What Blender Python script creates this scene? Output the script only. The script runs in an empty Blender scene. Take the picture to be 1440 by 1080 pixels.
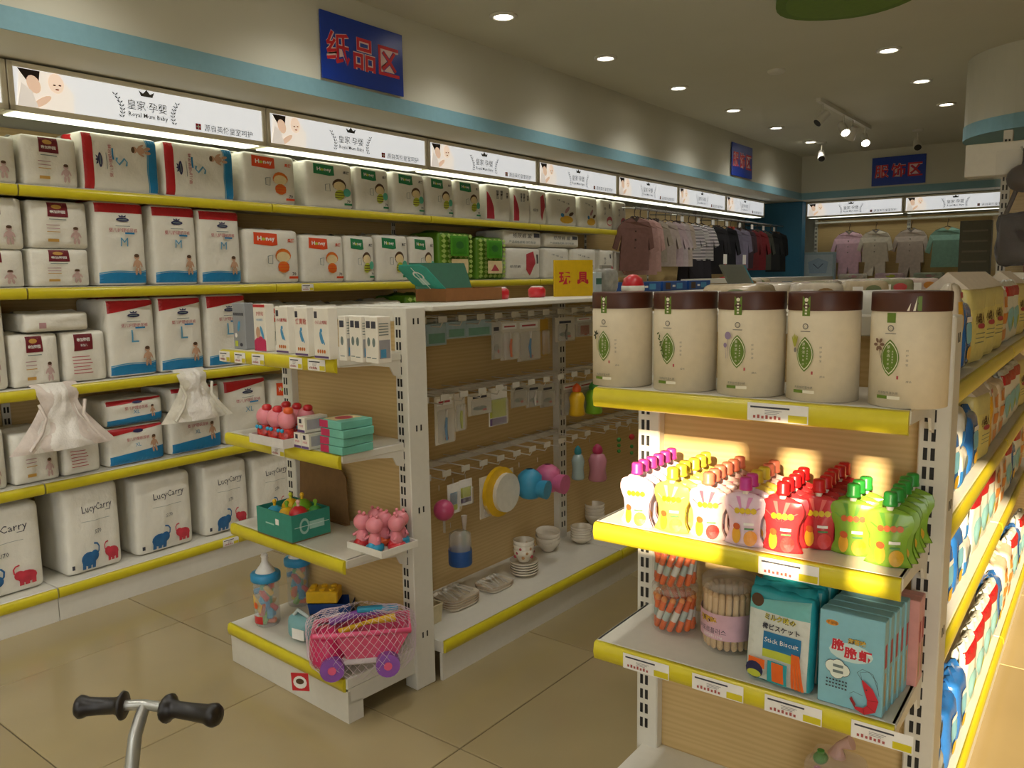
import bpy, math, random
from mathutils import Vector, Matrix, noise
from mathutils.geometry import tessellate_polygon
random.seed(7)
SC = bpy.context.scene
COL = SC.collection
# ------------------------------------------------------------------ camera
FPX, CX, CY, CAMH = 1150.0, 720.0, 540.0, 1.4
_vy = Vector((1577 - CX, 378 - CY, FPX)).normalized()
_vx = -Vector((-850 - CX, 415 - CY, FPX)); _vx = (_vx - _vy * _vx.dot(_vy)).normalized()
_vz = _vx.cross(_vy)
RW = Matrix((_vx, _vy, _vz))                      # image axes -> world axes
CAM = Vector((0, 0, CAMH))
cd = bpy.data.cameras.new('camera'); cam = bpy.data.objects.new('camera', cd); COL.objects.link(cam)
cd.sensor_width = 36; cd.lens = FPX / 1440 * 36; cd.clip_start = .05
_m = Matrix((RW.col[0], -RW.col[1], -RW.col[2])).transposed().to_4x4(); _m.translation = CAM
cam.matrix_world = _m
SC.camera = cam
def P3(px, py, ax, val):                          # pixel ray meets the plane axis = val
    d = RW @ Vector((px - CX, py - CY, FPX)); return CAM + d * ((val - CAM[ax]) / d[ax])
def in_frame(p):                                  # does the photograph's frame hold this point
    c = RW.transposed() @ (Vector(p) - CAM)
    return c.z > 0 and 0 <= CX + FPX * c.x / c.z <= 1440 and 0 <= CY + FPX * c.y / c.z <= 1080
# ------------------------------------------------------------------ light
SC.view_settings.view_transform = 'Standard'; SC.view_settings.look = 'None'
SC.view_settings.exposure = 0.0; SC.view_settings.gamma = 1.0; SC.view_settings.use_curve_mapping = False
w = bpy.data.worlds.new('daylight'); SC.world = w; w.use_nodes = True
bg = w.node_tree.nodes['Background']; bg.inputs[0].default_value = (.95, .95, .95, 1); bg.inputs[1].default_value = 4.6
SUN_AZ, SUN_EL = math.radians(-12), math.radians(20)
sd = bpy.data.lights.new('sun_offscreen', 'SUN'); sd.energy = 20; sd.angle = math.radians(.8); sd.color = (1, .80, .52)
sun = bpy.data.objects.new('sun_offscreen', sd); COL.objects.link(sun)
sun.rotation_euler = Vector((math.sin(SUN_AZ) * math.cos(SUN_EL), math.cos(SUN_AZ) * math.cos(SUN_EL), -math.sin(SUN_EL))).to_track_quat('-Z', 'Y').to_euler()
sun.location = (0, -6, 5)
LAMP_W = 20.0        # each ceiling downlight
PANEL_E = .62        # light box faces
TUBE_E = 2.0         # tubes under the light boxes
# ------------------------------------------------------------------ materials
def lin(h):
    h = h.lstrip('#'); c = [int(h[i:i + 2], 16) / 255 for i in (0, 2, 4)]
    return tuple(((x + .055) / 1.055) ** 2.4 if x > .04045 else x / 12.92 for x in c)
_MT = {}
def M(col, rough=.5, metal=0, trans=0, emit=0, nz=.06, ns=40, bump=0, alpha=1, name=None, coat=0, sss=0):
    key = (col, rough, metal, trans, emit, nz, ns, bump, alpha, coat)
    if key in _MT: return _MT[key]
    m = bpy.data.materials.new(name or 'm_' + col); m.use_nodes = True
    nt = m.node_tree; b = nt.nodes['Principled BSDF']; c = lin(col)
    b.inputs['Roughness'].default_value = rough; b.inputs['Metallic'].default_value = metal
    b.inputs['Transmission Weight'].default_value = trans; b.inputs['Alpha'].default_value = alpha
    b.inputs['Coat Weight'].default_value = coat
    b.inputs['Base Color'].default_value = (*c, 1)
    if emit:
        b.inputs['Emission Color'].default_value = (*c, 1); b.inputs['Emission Strength'].default_value = emit
    if nz or bump:
        tc = nt.nodes.new('ShaderNodeTexCoord'); n = nt.nodes.new('ShaderNodeTexNoise')
        n.inputs['Scale'].default_value = ns; n.inputs['Detail'].default_value = 3
        nt.links.new(tc.outputs['Object'], n.inputs['Vector'])
        if nz and not emit:
            r = nt.nodes.new('ShaderNodeValToRGB')
            r.color_ramp.elements[0].position = .3; r.color_ramp.elements[1].position = .7
            r.color_ramp.elements[0].color = (*[x * (1 - nz) for x in c], 1)
            r.color_ramp.elements[1].color = (*[min(1, x * (1 + nz)) for x in c], 1)
            nt.links.new(n.outputs['Fac'], r.inputs['Fac']); nt.links.new(r.outputs['Color'], b.inputs['Base Color'])
        if bump:
            bp = nt.nodes.new('ShaderNodeBump'); bp.inputs['Strength'].default_value = bump; bp.inputs['Distance'].default_value = .01
            nt.links.new(n.outputs['Fac'], bp.inputs['Height']); nt.links.new(bp.outputs['Normal'], b.inputs['Normal'])
    _MT[key] = m
    return m
def wave_mat(name, c0, c1, scale, axis, dist=0, rough=.5, detail=2, sharp=(.4, .6), stretch=(1, 1, 1)):
    m = bpy.data.materials.new(name); m.use_nodes = True; nt = m.node_tree; b = nt.nodes['Principled BSDF']
    b.inputs['Roughness'].default_value = rough
    tc = nt.nodes.new('ShaderNodeTexCoord'); mp = nt.nodes.new('ShaderNodeMapping'); mp.inputs['Scale'].default_value = stretch
    wv = nt.nodes.new('ShaderNodeTexWave'); wv.bands_direction = axis; wv.inputs['Scale'].default_value = scale
    wv.inputs['Distortion'].default_value = dist; wv.inputs['Detail'].default_value = detail
    r = nt.nodes.new('ShaderNodeValToRGB'); r.color_ramp.elements[0].position = sharp[0]; r.color_ramp.elements[1].position = sharp[1]
    r.color_ramp.elements[0].color = (*lin(c0), 1); r.color_ramp.elements[1].color = (*lin(c1), 1)
    nt.links.new(tc.outputs['Object'], mp.inputs['Vector']); nt.links.new(mp.outputs['Vector'], wv.inputs['Vector'])
    nt.links.new(wv.outputs['Fac'], r.inputs['Fac']); nt.links.new(r.outputs['Color'], b.inputs['Base Color'])
    return m
WOOD = wave_mat('wood_panel', '#c8aa72', '#d0b37c', 3.0, 'Z', 9, .55, 4, (.1, .9), (.6, .6, 7))
WOODL = wave_mat('pale_wood', '#cdb983', '#d6c48f', 3.0, 'X', 5, .6, 3, (.1, .9), (6, 6, 1))
STRIPE = wave_mat('striped_knit', '#2a2630', '#e8e4e4', 22, 'Z', 0, .9, 0, (.45, .55))
def tile_mat(name, c, dv, rough):
    m = M(c, rough, nz=dv, ns=2.5, name=name); return m
WMET = M('#d9d5c8', .4, nz=.02, name='white_metal'); DARK = M('#1c1a18', .6, name='dark_slot')
YEL = M('#d2c326', .28, nz=.03, name='yellow_strip'); PAPER = M('#ece9e2', .7, nz=.03, name='paper_label')
RED = M('#b51f24', .4); INK = M('#3a3a44', .6, nz=0); CLEAR = M('#ffffff', .05, trans=1, nz=0, alpha=.35, name='clear_plastic')
WHITE = M('#e6e2d6', .6, nz=.03); BAGW = M('#e4e0d2', .38, nz=.03, bump=.55, ns=22, name='bag_film')
# ------------------------------------------------------------------ text outlines (built-in font)
_TX = {}
def text_geo(s, bold=0):
    k = (s, bold)
    if k in _TX: return _TX[k]
    c = bpy.data.curves.new('tmp', 'FONT'); c.body = s; c.size = 1; c.resolution_u = 1; c.offset = bold
    o = bpy.data.objects.new('tmp', c); COL.objects.link(o)
    me = o.evaluated_get(bpy.context.evaluated_depsgraph_get()).to_mesh()
    vs = [(v.co.x, v.co.y) for v in me.vertices]; fs = [tuple(p.vertices) for p in me.polygons]
    bpy.data.objects.remove(o); bpy.data.curves.remove(c)
    x0 = min(v[0] for v in vs); x1 = max(v[0] for v in vs); y0 = min(v[1] for v in vs); y1 = max(v[1] for v in vs)
    s_ = 1 / (x1 - x0)
    _TX[k] = ([((v[0] - (x0 + x1) / 2) * s_, (v[1] - (y0 + y1) / 2) * s_) for v in vs], fs, (y1 - y0) * s_)
    return _TX[k]
# ------------------------------------------------------------------ mesh builder
class MB:
    def __init__(s): s.V = []; s.F = []; s.I = []; s.S = []
    def add(s, vs, fs, m=0, sm=False):
        o = len(s.V); s.V += [tuple(v) for v in vs]
        for f in fs: s.F.append([i + o for i in f]); s.I.append(m); s.S.append(sm)
        return s
    def box(s, x0, x1, y0, y1, z0, z1, m=0, b=0):
        if b <= 0:
            return s.add([(x, y, z) for z in (z0, z1) for y in (y0, y1) for x in (x0, x1)],
                         [(0, 2, 3, 1), (4, 5, 7, 6), (0, 1, 5, 4), (2, 6, 7, 3), (0, 4, 6, 2), (1, 3, 7, 5)], m)
        b = min(b, (x1 - x0) * .49, (y1 - y0) * .49, (z1 - z0) * .49)
        X, Y, Z = (x0, x1), (y0, y1), (z0, z1); sg = (1, -1); vs = []; ix = {}
        for i in (0, 1):
            for j in (0, 1):
                for k in (0, 1):
                    x, y, z = X[i], Y[j], Z[k]; bx, by, bz = b * sg[i], b * sg[j], b * sg[k]
                    ix[i, j, k] = len(vs); vs += [(x, y + by, z + bz), (x + bx, y, z + bz), (x + bx, y + by, z)]
        fs = []
        for i in (0, 1):
            q = [ix[i, 0, 0], ix[i, 1, 0], ix[i, 1, 1], ix[i, 0, 1]]; fs.append(q if i else q[::-1])
            q = [ix[0, i, 0] + 1, ix[1, i, 0] + 1, ix[1, i, 1] + 1, ix[0, i, 1] + 1]; fs.append(q[::-1] if i else q)
            q = [ix[0, 0, i] + 2, ix[1, 0, i] + 2, ix[1, 1, i] + 2, ix[0, 1, i] + 2]; fs.append(q if i else q[::-1])
        for i in (0, 1):
            for j in (0, 1):
                a, c = ix[i, j, 0], ix[i, j, 1]; q = [a, a + 1, c + 1, c]; fs.append(q if (i + j) % 2 == 0 else q[::-1])
                a, c = ix[i, 0, j], ix[i, 1, j]; q = [a, c, c + 2, a + 2]; fs.append(q if (i + j) % 2 == 0 else q[::-1])
                a, c = ix[0, i, j] + 1, ix[1, i, j] + 1; q = [a, a + 1, c + 1, c]; fs.append(q if (i + j) % 2 == 0 else q[::-1])
                for k in (0, 1):
                    a = ix[i, j, k]; q = [a, a + 2, a + 1]; fs.append(q if (i + j + k) % 2 == 0 else q[::-1])
        return s.add(vs, fs, m)
    def cyl(s, p0, p1, r0, r1=None, n=12, m=0, caps=True, sm=True):
        return s.tube([p0, p1], [r0, r0 if r1 is None else r1], n, m, caps, sm)
    def tube(s, pts, r, n=8, m=0, caps=True, sm=True):
        pts = [Vector(p) for p in pts]; rs = r if isinstance(r, (list, tuple)) else [r] * len(pts)
        vs = []; up = None
        for i, p in enumerate(pts):
            t = (pts[min(i + 1, len(pts) - 1)] - pts[max(i - 1, 0)]).normalized()
            if up is None: up = Vector((0, 0, 1)) if abs(t.z) < .9 else Vector((1, 0, 0))
            a = t.cross(up).normalized(); up = a.cross(t).normalized()
            for k in range(n):
                q = 2 * math.pi * k / n; vs.append(p + (a * math.cos(q) + up * math.sin(q)) * rs[i])
        fs = [(i * n + k, i * n + (k + 1) % n, (i + 1) * n + (k + 1) % n, (i + 1) * n + k) for i in range(len(pts) - 1) for k in range(n)]
        s.add(vs, fs, m, sm)
        if caps: s.add(vs[:n], [tuple(range(n))[::-1]], m); s.add(vs[-n:], [tuple(range(n))], m)
        return s
    def lathe(s, prof, n=20, m=0, c=(0, 0, 0), sm=True, sx=1, sy=1):
        vs = [(c[0] + r * sx * math.cos(2 * math.pi * k / n), c[1] + r * sy * math.sin(2 * math.pi * k / n), c[2] + z) for r, z in prof for k in range(n)]
        fs = [(i * n + k, i * n + (k + 1) % n, (i + 1) * n + (k + 1) % n, (i + 1) * n + k) for i in range(len(prof) - 1) for k in range(n)]
        return s.add(vs, fs, m, sm)
    def ball(s, c, r, m=0, n=12, k=7, sc=(1, 1, 1)):
        pr = [(r * math.sin(math.pi * i / k), -r * math.cos(math.pi * i / k) * sc[2]) for i in range(k + 1)]
        pr[0] = (r * .02, pr[0][1]); pr[-1] = (r * .02, pr[-1][1])
        return s.lathe(pr, n, m, c, True, sc[0], sc[1])
    def prism(s, pts, d0, d1, f, m=0, sm=False):       # 2-D outline pushed from d0 to d1; f(u, v, d) -> xyz
        n = len(pts); tr = tessellate_polygon([[Vector((p[0], p[1], 0)) for p in pts]])
        vs = [f(u, v, d0) for u, v in pts] + [f(u, v, d1) for u, v in pts]
        s.add(vs, [tuple(t) for t in tr] + [tuple(i + n for i in t[::-1]) for t in tr], m)
        return s.add(vs, [(i, (i + 1) % n, n + (i + 1) % n, n + i) for i in range(n)], m, sm)
    def mesh(s, name, mats):
        me = bpy.data.meshes.new(name); me.from_pydata(s.V, [], s.F)
        for mt in (mats if isinstance(mats, (list, tuple)) else [mats]): me.materials.append(mt)
        me.polygons.foreach_set('material_index', s.I); me.polygons.foreach_set('use_smooth', s.S); me.update()
        return me
    def build(s, name, mats, parent=None, loc=(0, 0, 0), rot=0, **kw):
        return obj(name, s.mesh(name, mats), parent, loc, rot, **kw)
CH = {}
def obj(name, data, parent=None, loc=(0, 0, 0), rot=0, label=None, cat=None, group=None, kind=None):
    o = bpy.data.objects.new(name, data); COL.objects.link(o); o.location = loc
    o.rotation_euler = rot if isinstance(rot, (list, tuple)) else (0, 0, rot)
    if parent: o.parent = parent; CH.setdefault(parent.name, []).append(o)
    if label: o['label'] = label
    if cat: o['category'] = cat
    if group: o['group'] = group
    if kind: o['kind'] = kind
    return o
def thing(name, label, cat, loc=(0, 0, 0), rot=0, group=None): return obj(name, None, None, loc, rot, label, cat, group)
def struct(name, mb, mats, parent=None, **kw): return mb.build(name, mats, parent, kind=None if parent else 'structure', **kw)
def dup(o, loc=None, rot=None, scale=None, label=None, group=None, parent=None):
    c = o.copy(); COL.objects.link(c)
    if parent: c.parent = parent; CH.setdefault(parent.name, []).append(c)
    if loc is not None: c.location = loc
    if rot is not None: c.rotation_euler = rot if isinstance(rot, (list, tuple)) else (0, 0, rot)
    if scale is not None: c.scale = scale
    if label: c['label'] = label
    if group: c['group'] = group
    for ch in CH.get(o.name, []): dup(ch, parent=c)
    return c
class Kind:                                            # first call uses the built thing, later calls copy it
    def __init__(s, root): s.root = root; s.used = False
    def put(s, loc, rot=0, scale=(1, 1, 1), label=None, group=None):
        if s.used: return dup(s.root, loc, rot, scale, label, group)
        s.used = True; o = s.root; o.location = loc; o.scale = scale
        o.rotation_euler = rot if isinstance(rot, (list, tuple)) else (0, 0, rot)
        if label: o['label'] = label
        if group: o['group'] = group
        return o
# ------------------------------------------------------------------ flat print on a face
def split_long(vs, fs, mx):                             # halve long edges so that print follows a curved face
    vs = list(vs); out = []; st = [(f[0], f[i], f[i + 1]) for f in fs for i in range(1, len(f) - 1)]
    while st:
        t = st.pop(); e = [(vs[t[i]][0] - vs[t[(i + 1) % 3]][0]) ** 2 + (vs[t[i]][1] - vs[t[(i + 1) % 3]][1]) ** 2 for i in range(3)]
        i = e.index(max(e))
        if e[i] <= mx * mx: out.append(t); continue
        a, b, c = t[i], t[(i + 1) % 3], t[(i + 2) % 3]; vs.append(((vs[a][0] + vs[b][0]) / 2, (vs[a][1] + vs[b][1]) / 2)); n = len(vs) - 1
        st += [(a, n, c), (n, b, c)]
    return vs, out
class PR:
    def __init__(s): s.L = []
    def raw(s, vs, fs, m): s.L.append((vs, fs, m)); return s
    def rect(s, x0, z0, x1, z1, m, n=3, nz=3): return s.band(x0, x1, lambda t: z0, lambda t: z1, m, n, nz)
    def band(s, x0, x1, lo, hi, m, n=12, nz=3):
        vs = []
        for i in range(n + 1):
            t = i / n; a, b = lo(t), hi(t)
            for j in range(nz + 1): vs.append((x0 + (x1 - x0) * t, a + (b - a) * j / nz))
        q = nz + 1
        return s.raw(vs, [(i * q + j, (i + 1) * q + j, (i + 1) * q + j + 1, i * q + j + 1) for i in range(n) for j in range(nz)], m)
    def ell(s, cx, cz, rx, rz, m, n=14, rot=0):
        c, q = math.cos(rot), math.sin(rot); vs = [(cx, cz)]
        for k in range(n):
            a = 2 * math.pi * k / n; x, z = rx * math.cos(a), rz * math.sin(a); vs.append((cx + x * c - z * q, cz + x * q + z * c))
        return s.raw(vs, [(0, 1 + k, 1 + (k + 1) % n) for k in range(n)], m)
    def poly(s, pts, m): return s.raw(list(pts), [tuple(t) for t in tessellate_polygon([[Vector((p[0], p[1], 0)) for p in pts]])], m)
    def line(s, pts, w, m):
        vs = []
        for i, p in enumerate(pts):
            a = Vector(pts[min(i + 1, len(pts) - 1)]) - Vector(pts[max(i - 1, 0)]); a.normalize(); nx, nz = -a.y * w / 2, a.x * w / 2
            vs += [(p[0] + nx, p[1] + nz), (p[0] - nx, p[1] - nz)]
        return s.raw(vs, [(2 * i, 2 * i + 1, 2 * i + 3, 2 * i + 2) for i in range(len(pts) - 1)], m)
    def text(s, t, cx, cz, w, m, rot=0, bold=0, tall=1):
        vs, fs, h = text_geo(t, bold); c, q = math.cos(rot), math.sin(rot)
        return s.raw([(cx + (x * c - y * tall * q) * w, cz + (x * q + y * tall * c) * w) for x, y in vs], fs, m)
    def build(s, name, f, parent, eps=.0006, fine=0, **kw):
        mb = MB(); mats = []
        for k, (vs, fs, m) in enumerate(s.L):
            if m not in mats: mats.append(m)
            if fine: vs, fs = split_long(vs, fs, fine)
            mb.add([f(x, z, eps * (1 + k * .35)) for x, z in vs], fs, mats.index(m))
        return mb.build(name, mats, parent, **kw)
def flat(y=0): return lambda x, z, e: (x, y - e, z)
# ------------------------------------------------------------------ soft bag: x in -w/2..w/2, front at y = 0, z 0..h
class Bag:
    def __init__(s, w, h, d, r=.02, puff=.012, wr=.004, seed=1): s.w, s.h, s.d, s.r, s.puff, s.wr, s.seed = w, h, d, r, puff, wr, seed
    def nz(s, x, y, z): return noise.noise(Vector((x * 14 + s.seed * 7.3, y * 14, z * 14 + s.seed * 3.1)))
    def bulge(s, x, z):
        u, v = 2 * x / s.w, 2 * z / s.h - 1
        return s.puff * max(0, 1 - u ** 4) * max(0, 1 - v ** 4) + s.wr * s.nz(x, 0, z) * max(0, 1 - u * u) * max(0, 1 - v * v) * 2
    def front(s, x, z, e):
        r = s.r; dx = max(0, abs(x) - (s.w / 2 - r)); dz = max(0, r - z, z - (s.h - r))
        return (x, r - math.sqrt(max(0, r * r - dx * dx - dz * dz)) - s.bulge(x, z) - e, z)
    def mesh(s, n=10):
        w, h, d, r = s.w, s.h, s.d, s.r; mb = MB()
        def ax(L, n): return [0, r * .3, r] + [r + (L - 2 * r) * i / n for i in range(1, n)] + [L - r, L - r * .3, L]
        X, Y, Z = ax(w, n), ax(d, 3), ax(h, n); idx = {}; vs = []
        def vid(i, j, k):
            if (i, j, k) in idx: return idx[i, j, k]
            p = Vector((X[i] - w / 2, Y[j] - d / 2, Z[k] - h / 2)); hh = Vector((w / 2 - r, d / 2 - r, h / 2 - r))
            q = Vector([max(-a, min(a, b)) for a, b in zip(hh, p)]); t = p - q
            if t.length > 1e-9: p = q + t.normalized() * r
            g = p.y / (d / 2); b = s.bulge(p.x, p.z + h / 2)
            p.y += b * g
            side = s.wr * s.nz(p.x, p.y * 2, p.z) * 1.2
            p.x += side * (p.x / (w / 2)) * (1 - abs(g)); p.z += side * (p.z / (h / 2)) * (1 - abs(g)) * .8
            idx[i, j, k] = len(vs); vs.append((p.x, p.y + d / 2, p.z + h / 2)); return idx[i, j, k]
        a, b, c = len(X) - 1, len(Y) - 1, len(Z) - 1; fs = []
        for i in range(a):
            for k in range(c):
                fs.append((vid(i, 0, k), vid(i + 1, 0, k), vid(i + 1, 0, k + 1), vid(i, 0, k + 1)))
                fs.append((vid(i, b, k), vid(i, b, k + 1), vid(i + 1, b, k + 1), vid(i + 1, b, k)))
        for j in range(b):
            for k in range(c):
                fs.append((vid(0, j, k), vid(0, j, k + 1), vid(0, j + 1, k + 1), vid(0, j + 1, k)))
                fs.append((vid(a, j, k), vid(a, j + 1, k), vid(a, j + 1, k + 1), vid(a, j, k + 1)))
        for i in range(a):
            for j in range(b):
                fs.append((vid(i, j, 0), vid(i, j + 1, 0), vid(i + 1, j + 1, 0), vid(i + 1, j, 0)))
                fs.append((vid(i, j, c), vid(i + 1, j, c), vid(i + 1, j + 1, c), vid(i, j + 1, c)))
        return mb.add(vs, fs, 0, True)
# ================================================================== the room
XL, XR, YF, YB, ZC = -3.93, 3.0, -1.0, 10.95, 2.79
WALL = M('#cecbb9', .8, nz=.02, ns=3, name='wall_paint'); CEIL = M('#cecbb9', .85, nz=.02, ns=2, name='ceiling_paint')
BLUE = M('#7fa9b4', .6, nz=.03, name='pale_blue_paint'); DBLUE = M('#2f6f92', .6, nz=.03, name='blue_paint')
fl = struct('floor', MB().box(XL, XR, YF, YB, -.12, -.004), M('#5d5138', .8, name='grout'))
TM = [M(c, .22, nz=.05, ns=3, name='floor_tile', coat=.2) for c in ('#a2916b', '#a6956f', '#9d8c67')]
TP = .778; tme = [MB().box(-TP / 2 + .0018, TP / 2 - .0018, -TP / 2 + .0018, TP / 2 - .0018, -.01, 0, b=.002).mesh('tile', m) for m in TM]
ta = math.radians(-1.5); tx, ty = -1.508, 1.744
for i in range(-4, 7):
    for j in range(-5, 13):
        a, b = (i + .5) * TP, (j + .5) * TP
        x, y = tx + a * math.cos(ta) - b * math.sin(ta), ty + a * math.sin(ta) + b * math.cos(ta)
        if XL + .3 < x < XR - .35 and YF + .3 < y < YB - .35:
            obj('tile', tme[(i * 3 + j * 5) % 3], fl, (x, y, 0), ta)
struct('ceiling', MB().box(XL - .1, XR + .1, YF - .1, YB + .1, ZC, ZC + .1), CEIL)
struct('wall_left', MB().box(XL - .1, XL, YF - .1, YB + .1, 0, ZC), WALL)
struct('wall_back', MB().box(XL, XR, YB, YB + .1, 0, ZC), WALL)
struct('wall_right', MB().box(XR, XR + .1, YF - .1, YB + .1, 0, ZC), WALL)
# shop front behind the camera: sunlight falls in through its glass
holes = [(-3.3, -.7, .35, 2.5), (-.46, -.07, 1.76, 2.10), (.0, .10, 1.76, 2.10), (.17, .25, 1.76, 2.10), (.38, 1.7, .1, 2.25)]
fr = MB(); xs = XL
for (a, b, z0, z1) in holes:
    fr.box(xs, a, YF - .1, YF, 0, ZC); fr.box(a, b, YF - .1, YF, 0, z0); fr.box(a, b, YF - .1, YF, z1, ZC); xs = b
fr.box(xs, XR, YF - .1, YF, 0, ZC)
struct('wall_front', fr, WALL)
# unseen building, added across the street to keep the low sun off most glass
struct('wall_street_sun_block', MB().box(-14, .62, -9, -6, 0, 6.2).box(-14, 14, -9, -1.2, -.3, -.12), M('#8d8778', .9, nz=.08, ns=2, name='street_render'))
GL = M('#dfeff0', .05, nz=0, alpha=.12, name='shop_glass')
for n, (a, b, z0, z1) in enumerate(holes):
    f = MB()
    for q in ((a, a + .012, z0, z1), (b - .012, b, z0, z1), (a, b, z0, z0 + .012), (a, b, z1 - .012, z1)): f.box(q[0], q[1], YF - .07, YF - .03, q[2], q[3])
    wn = struct('window_%d' % (n + 1), f, WMET)
    MB().box(a, b, YF - .052, YF - .048, z0, z1).build('pane', GL, wn)
# bulkheads with the pale blue band
XB, YBK, ZB, ZT = -3.17, 10.2, 2.282, 2.362
struct('wall_bulkhead_left', MB().box(XL, XB, YF, YB, ZB, ZC), WALL)
struct('wall_bulkhead_back', MB().box(XB, XR, YBK, YB, ZB, ZC), WALL)
struct('trim_1', MB().box(XB, XB + .006, YF, YBK, ZB, ZT), BLUE)
struct('trim_2', MB().box(XB + .006, -.9, YBK - .006, YBK, ZB, ZT), BLUE)
struct('trim_3', MB().box(XL + .01, -3.2, 10.36, 10.5, 0, ZB - .004), DBLUE)          # blue corner strip
# rounded column casing on the right
def arc_wall(cx, cy, r, a0, a1, n, x_end, y_end):
    p = [(cx + r * math.cos(math.radians(a0 + (a1 - a0) * i / n)), cy + r * math.sin(math.radians(a0 + (a1 - a0) * i / n))) for i in range(n + 1)]
    return p + [(x_end, y_end), (x_end, p[0][1])]
dr = arc_wall(-.38, 6.55, .55, 270, 165, 14, 1.2, 9.0)
struct('wall_casing', MB().prism(dr, ZB, ZC, lambda u, v, d: (u, v, d), sm=False), WALL)
dr2 = arc_wall(-.38, 6.55, .556, 270, 165, 14, 1.2, 9.0)
struct('trim_4', MB().prism(dr2, ZB - .01, ZT, lambda u, v, d: (u, v, d)), BLUE)
# ---- ceiling lights
LAMPC = (1, .985, .93)
LE = M('#fff6e8', .4, emit=22, nz=0, name='lamp_glow')
dm_rim = MB().lathe([(.052, 0), (.075, 0), (.075, -.008), (.052, -.012), (.05, -.002)], 20).mesh('rim', WMET)
dm_len = MB().lathe([(.001, -.004), (.052, -.004)], 20).mesh('diffuser', LE)
spots = [(-2.74, 3.67 + 1.083 * k, 'downlight in the ceiling row beside the bulkhead over the diaper shelves', 'downlights beside the left bulkhead') for k in range(-4, 6)]
spots += [(-1.265, 5.74 + 1.06 * k, 'downlight in the ceiling row towards the rounded casing', 'downlights over the middle aisle') for k in (-6, -5, -4, -3, -2, 0, 1, 2)]
for k, (x, y, lb, g) in enumerate(spots):
    off = '' if in_frame((x, y, ZC)) else '_offscreen'
    t = thing('ceiling_downlight' + off, lb, 'ceiling light', (x, y, ZC), 0, g)
    obj('rim', dm_rim, t); obj('diffuser' + off, dm_len, t)
    nm = 'downlight_beam_%d%s' % (k, off); ld = bpy.data.lights.new(nm, 'SPOT'); ld.energy = LAMP_W; ld.color = LAMPC; ld.spot_size = math.radians(130); ld.spot_blend = .9; ld.shadow_soft_size = .05
    lo = bpy.data.objects.new(nm, ld); COL.objects.link(lo); lo.location = (0, 0, -.02); lo.parent = t
t = thing('track_light', 'white ceiling track with tilted spot heads, two of them lit', 'track light', (-2.03, 6.9, ZC))
MB().box(-.018, .018, 0, 1.65, -.03, 0).build('track', WMET, t)
def head(par, y, tilt, on, dx=0, en=30):
    h = MB().cyl((dx, y, -.03), (dx, y, -.10), .008, n=6)
    d = Vector((math.sin(tilt[0]), math.sin(tilt[1]), -.7)).normalized(); c = Vector((dx, y, -.14))
    h.cyl(c - d * .06, c + d * .06, .032, .040, n=12, m=0)
    o = h.build('spot_head', WMET, par)
    MB().cyl(c + d * .0605, c + d * .063, .034, n=12).build('spot_lens', LE if on else DARK, o)
    if on:
        ld = bpy.data.lights.new('spot_beam', 'SPOT'); ld.energy = en; ld.spot_size = math.radians(70); ld.spot_blend = .7; ld.color = LAMPC
        lo = bpy.data.objects.new('spot_beam', ld); COL.objects.link(lo); lo.parent = par; lo.location = c + d * .08
        lo.rotation_euler = d.to_track_quat('-Z', 'Y').to_euler()
head(t, .12, (-.5, -.6), False); head(t, .75, (.45, -.5), True); head(t, 1.05, (-.4, .3), False); head(t, 1.5, (.3, -.7), True)
for (px, py, lb) in ((1156, 200, 'small unlit spot head on the ceiling near the end of the lit downlights'), (1291, 182, 'small unlit spot head on the ceiling above the back wall sign')):
    p = P3(px, py, 2, ZC); q = thing('ceiling_spot', lb, 'spot light', p)
    MB().lathe([(.05, 0), (.05, -.015), (.01, -.016)], 14).build('mount', WMET, q); head(q, 0, (.25, -.9), False)
p = P3(1092, 99, 2, ZC)
t = thing('smoke_detector', 'small round flush disc on the ceiling between the two downlight rows', 'detector', p)
MB().lathe([(.06, 0), (.06, -.01), (.045, -.022), (.001, -.024)], 18).build('cover', WMET, t)
gp = [(-1.2 + .34 * (1 + .06 * math.sin(3 * a)) * math.cos(a), 4.46 + .36 * math.sin(a)) for a in [2 * math.pi * k / 32 for k in range(32)]]
t = thing('ceiling_disc', 'green rounded decoration panel under the ceiling', 'ceiling panel')
MB().prism(gp, ZC - .03, ZC - .001, lambda u, v, d: (u, v, d)).build('disc_panel', M('#5c7a22', .6), t)
MB().prism([(-1.2 + (u + 1.2) * .85, 4.46 + (v - 4.46) * .85) for u, v in gp], ZC - .034, ZC - .03, lambda u, v, d: (u, v, d)).build('inner_face', M('#67862a', .6), t)
# ---- hanging section signs
def board(name, wd, ht, words, cols, loc, rot, label, bold=.012, outline=True, size=.27):
    t = thing(name, label, 'sign', loc, rot)
    MB().box(-wd / 2, wd / 2, 0, .008, 0, ht, b=.001).build('board', cols[0], t)
    n = len(words); pr = PR()
    for k, ch in enumerate(words):
        x = (k - (n - 1) / 2) * wd / n * .93
        if outline: pr.text(ch, x, ht * .5, wd * size, cols[2], bold=bold + .026)
        pr.text(ch, x, ht * .5, wd * size, cols[1], bold=bold)
    pr.build('lettering', flat(), t)
SB = (M('#14399f', .3, nz=.02), M('#cf1f2a', .5, nz=0), M('#e8c8c4', .5, nz=0))
board('section_sign', .56, .315, '纸品区', SB, (XB + .018, 3.04, 2.372), math.radians(90), 'blue sign with three red characters on the bulkhead above the diaper shelves')
board('section_sign', .56, .315, '服饰区', SB, (XB + .018, 8.22, 2.38), math.radians(90), 'blue sign with three red characters on the bulkhead above the clothes rail')
board('section_sign', .56, .315, '服饰区', SB, (-2.09, YBK - .018, 2.38), 0, 'blue sign with three red characters on the bulkhead of the back wall')
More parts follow.
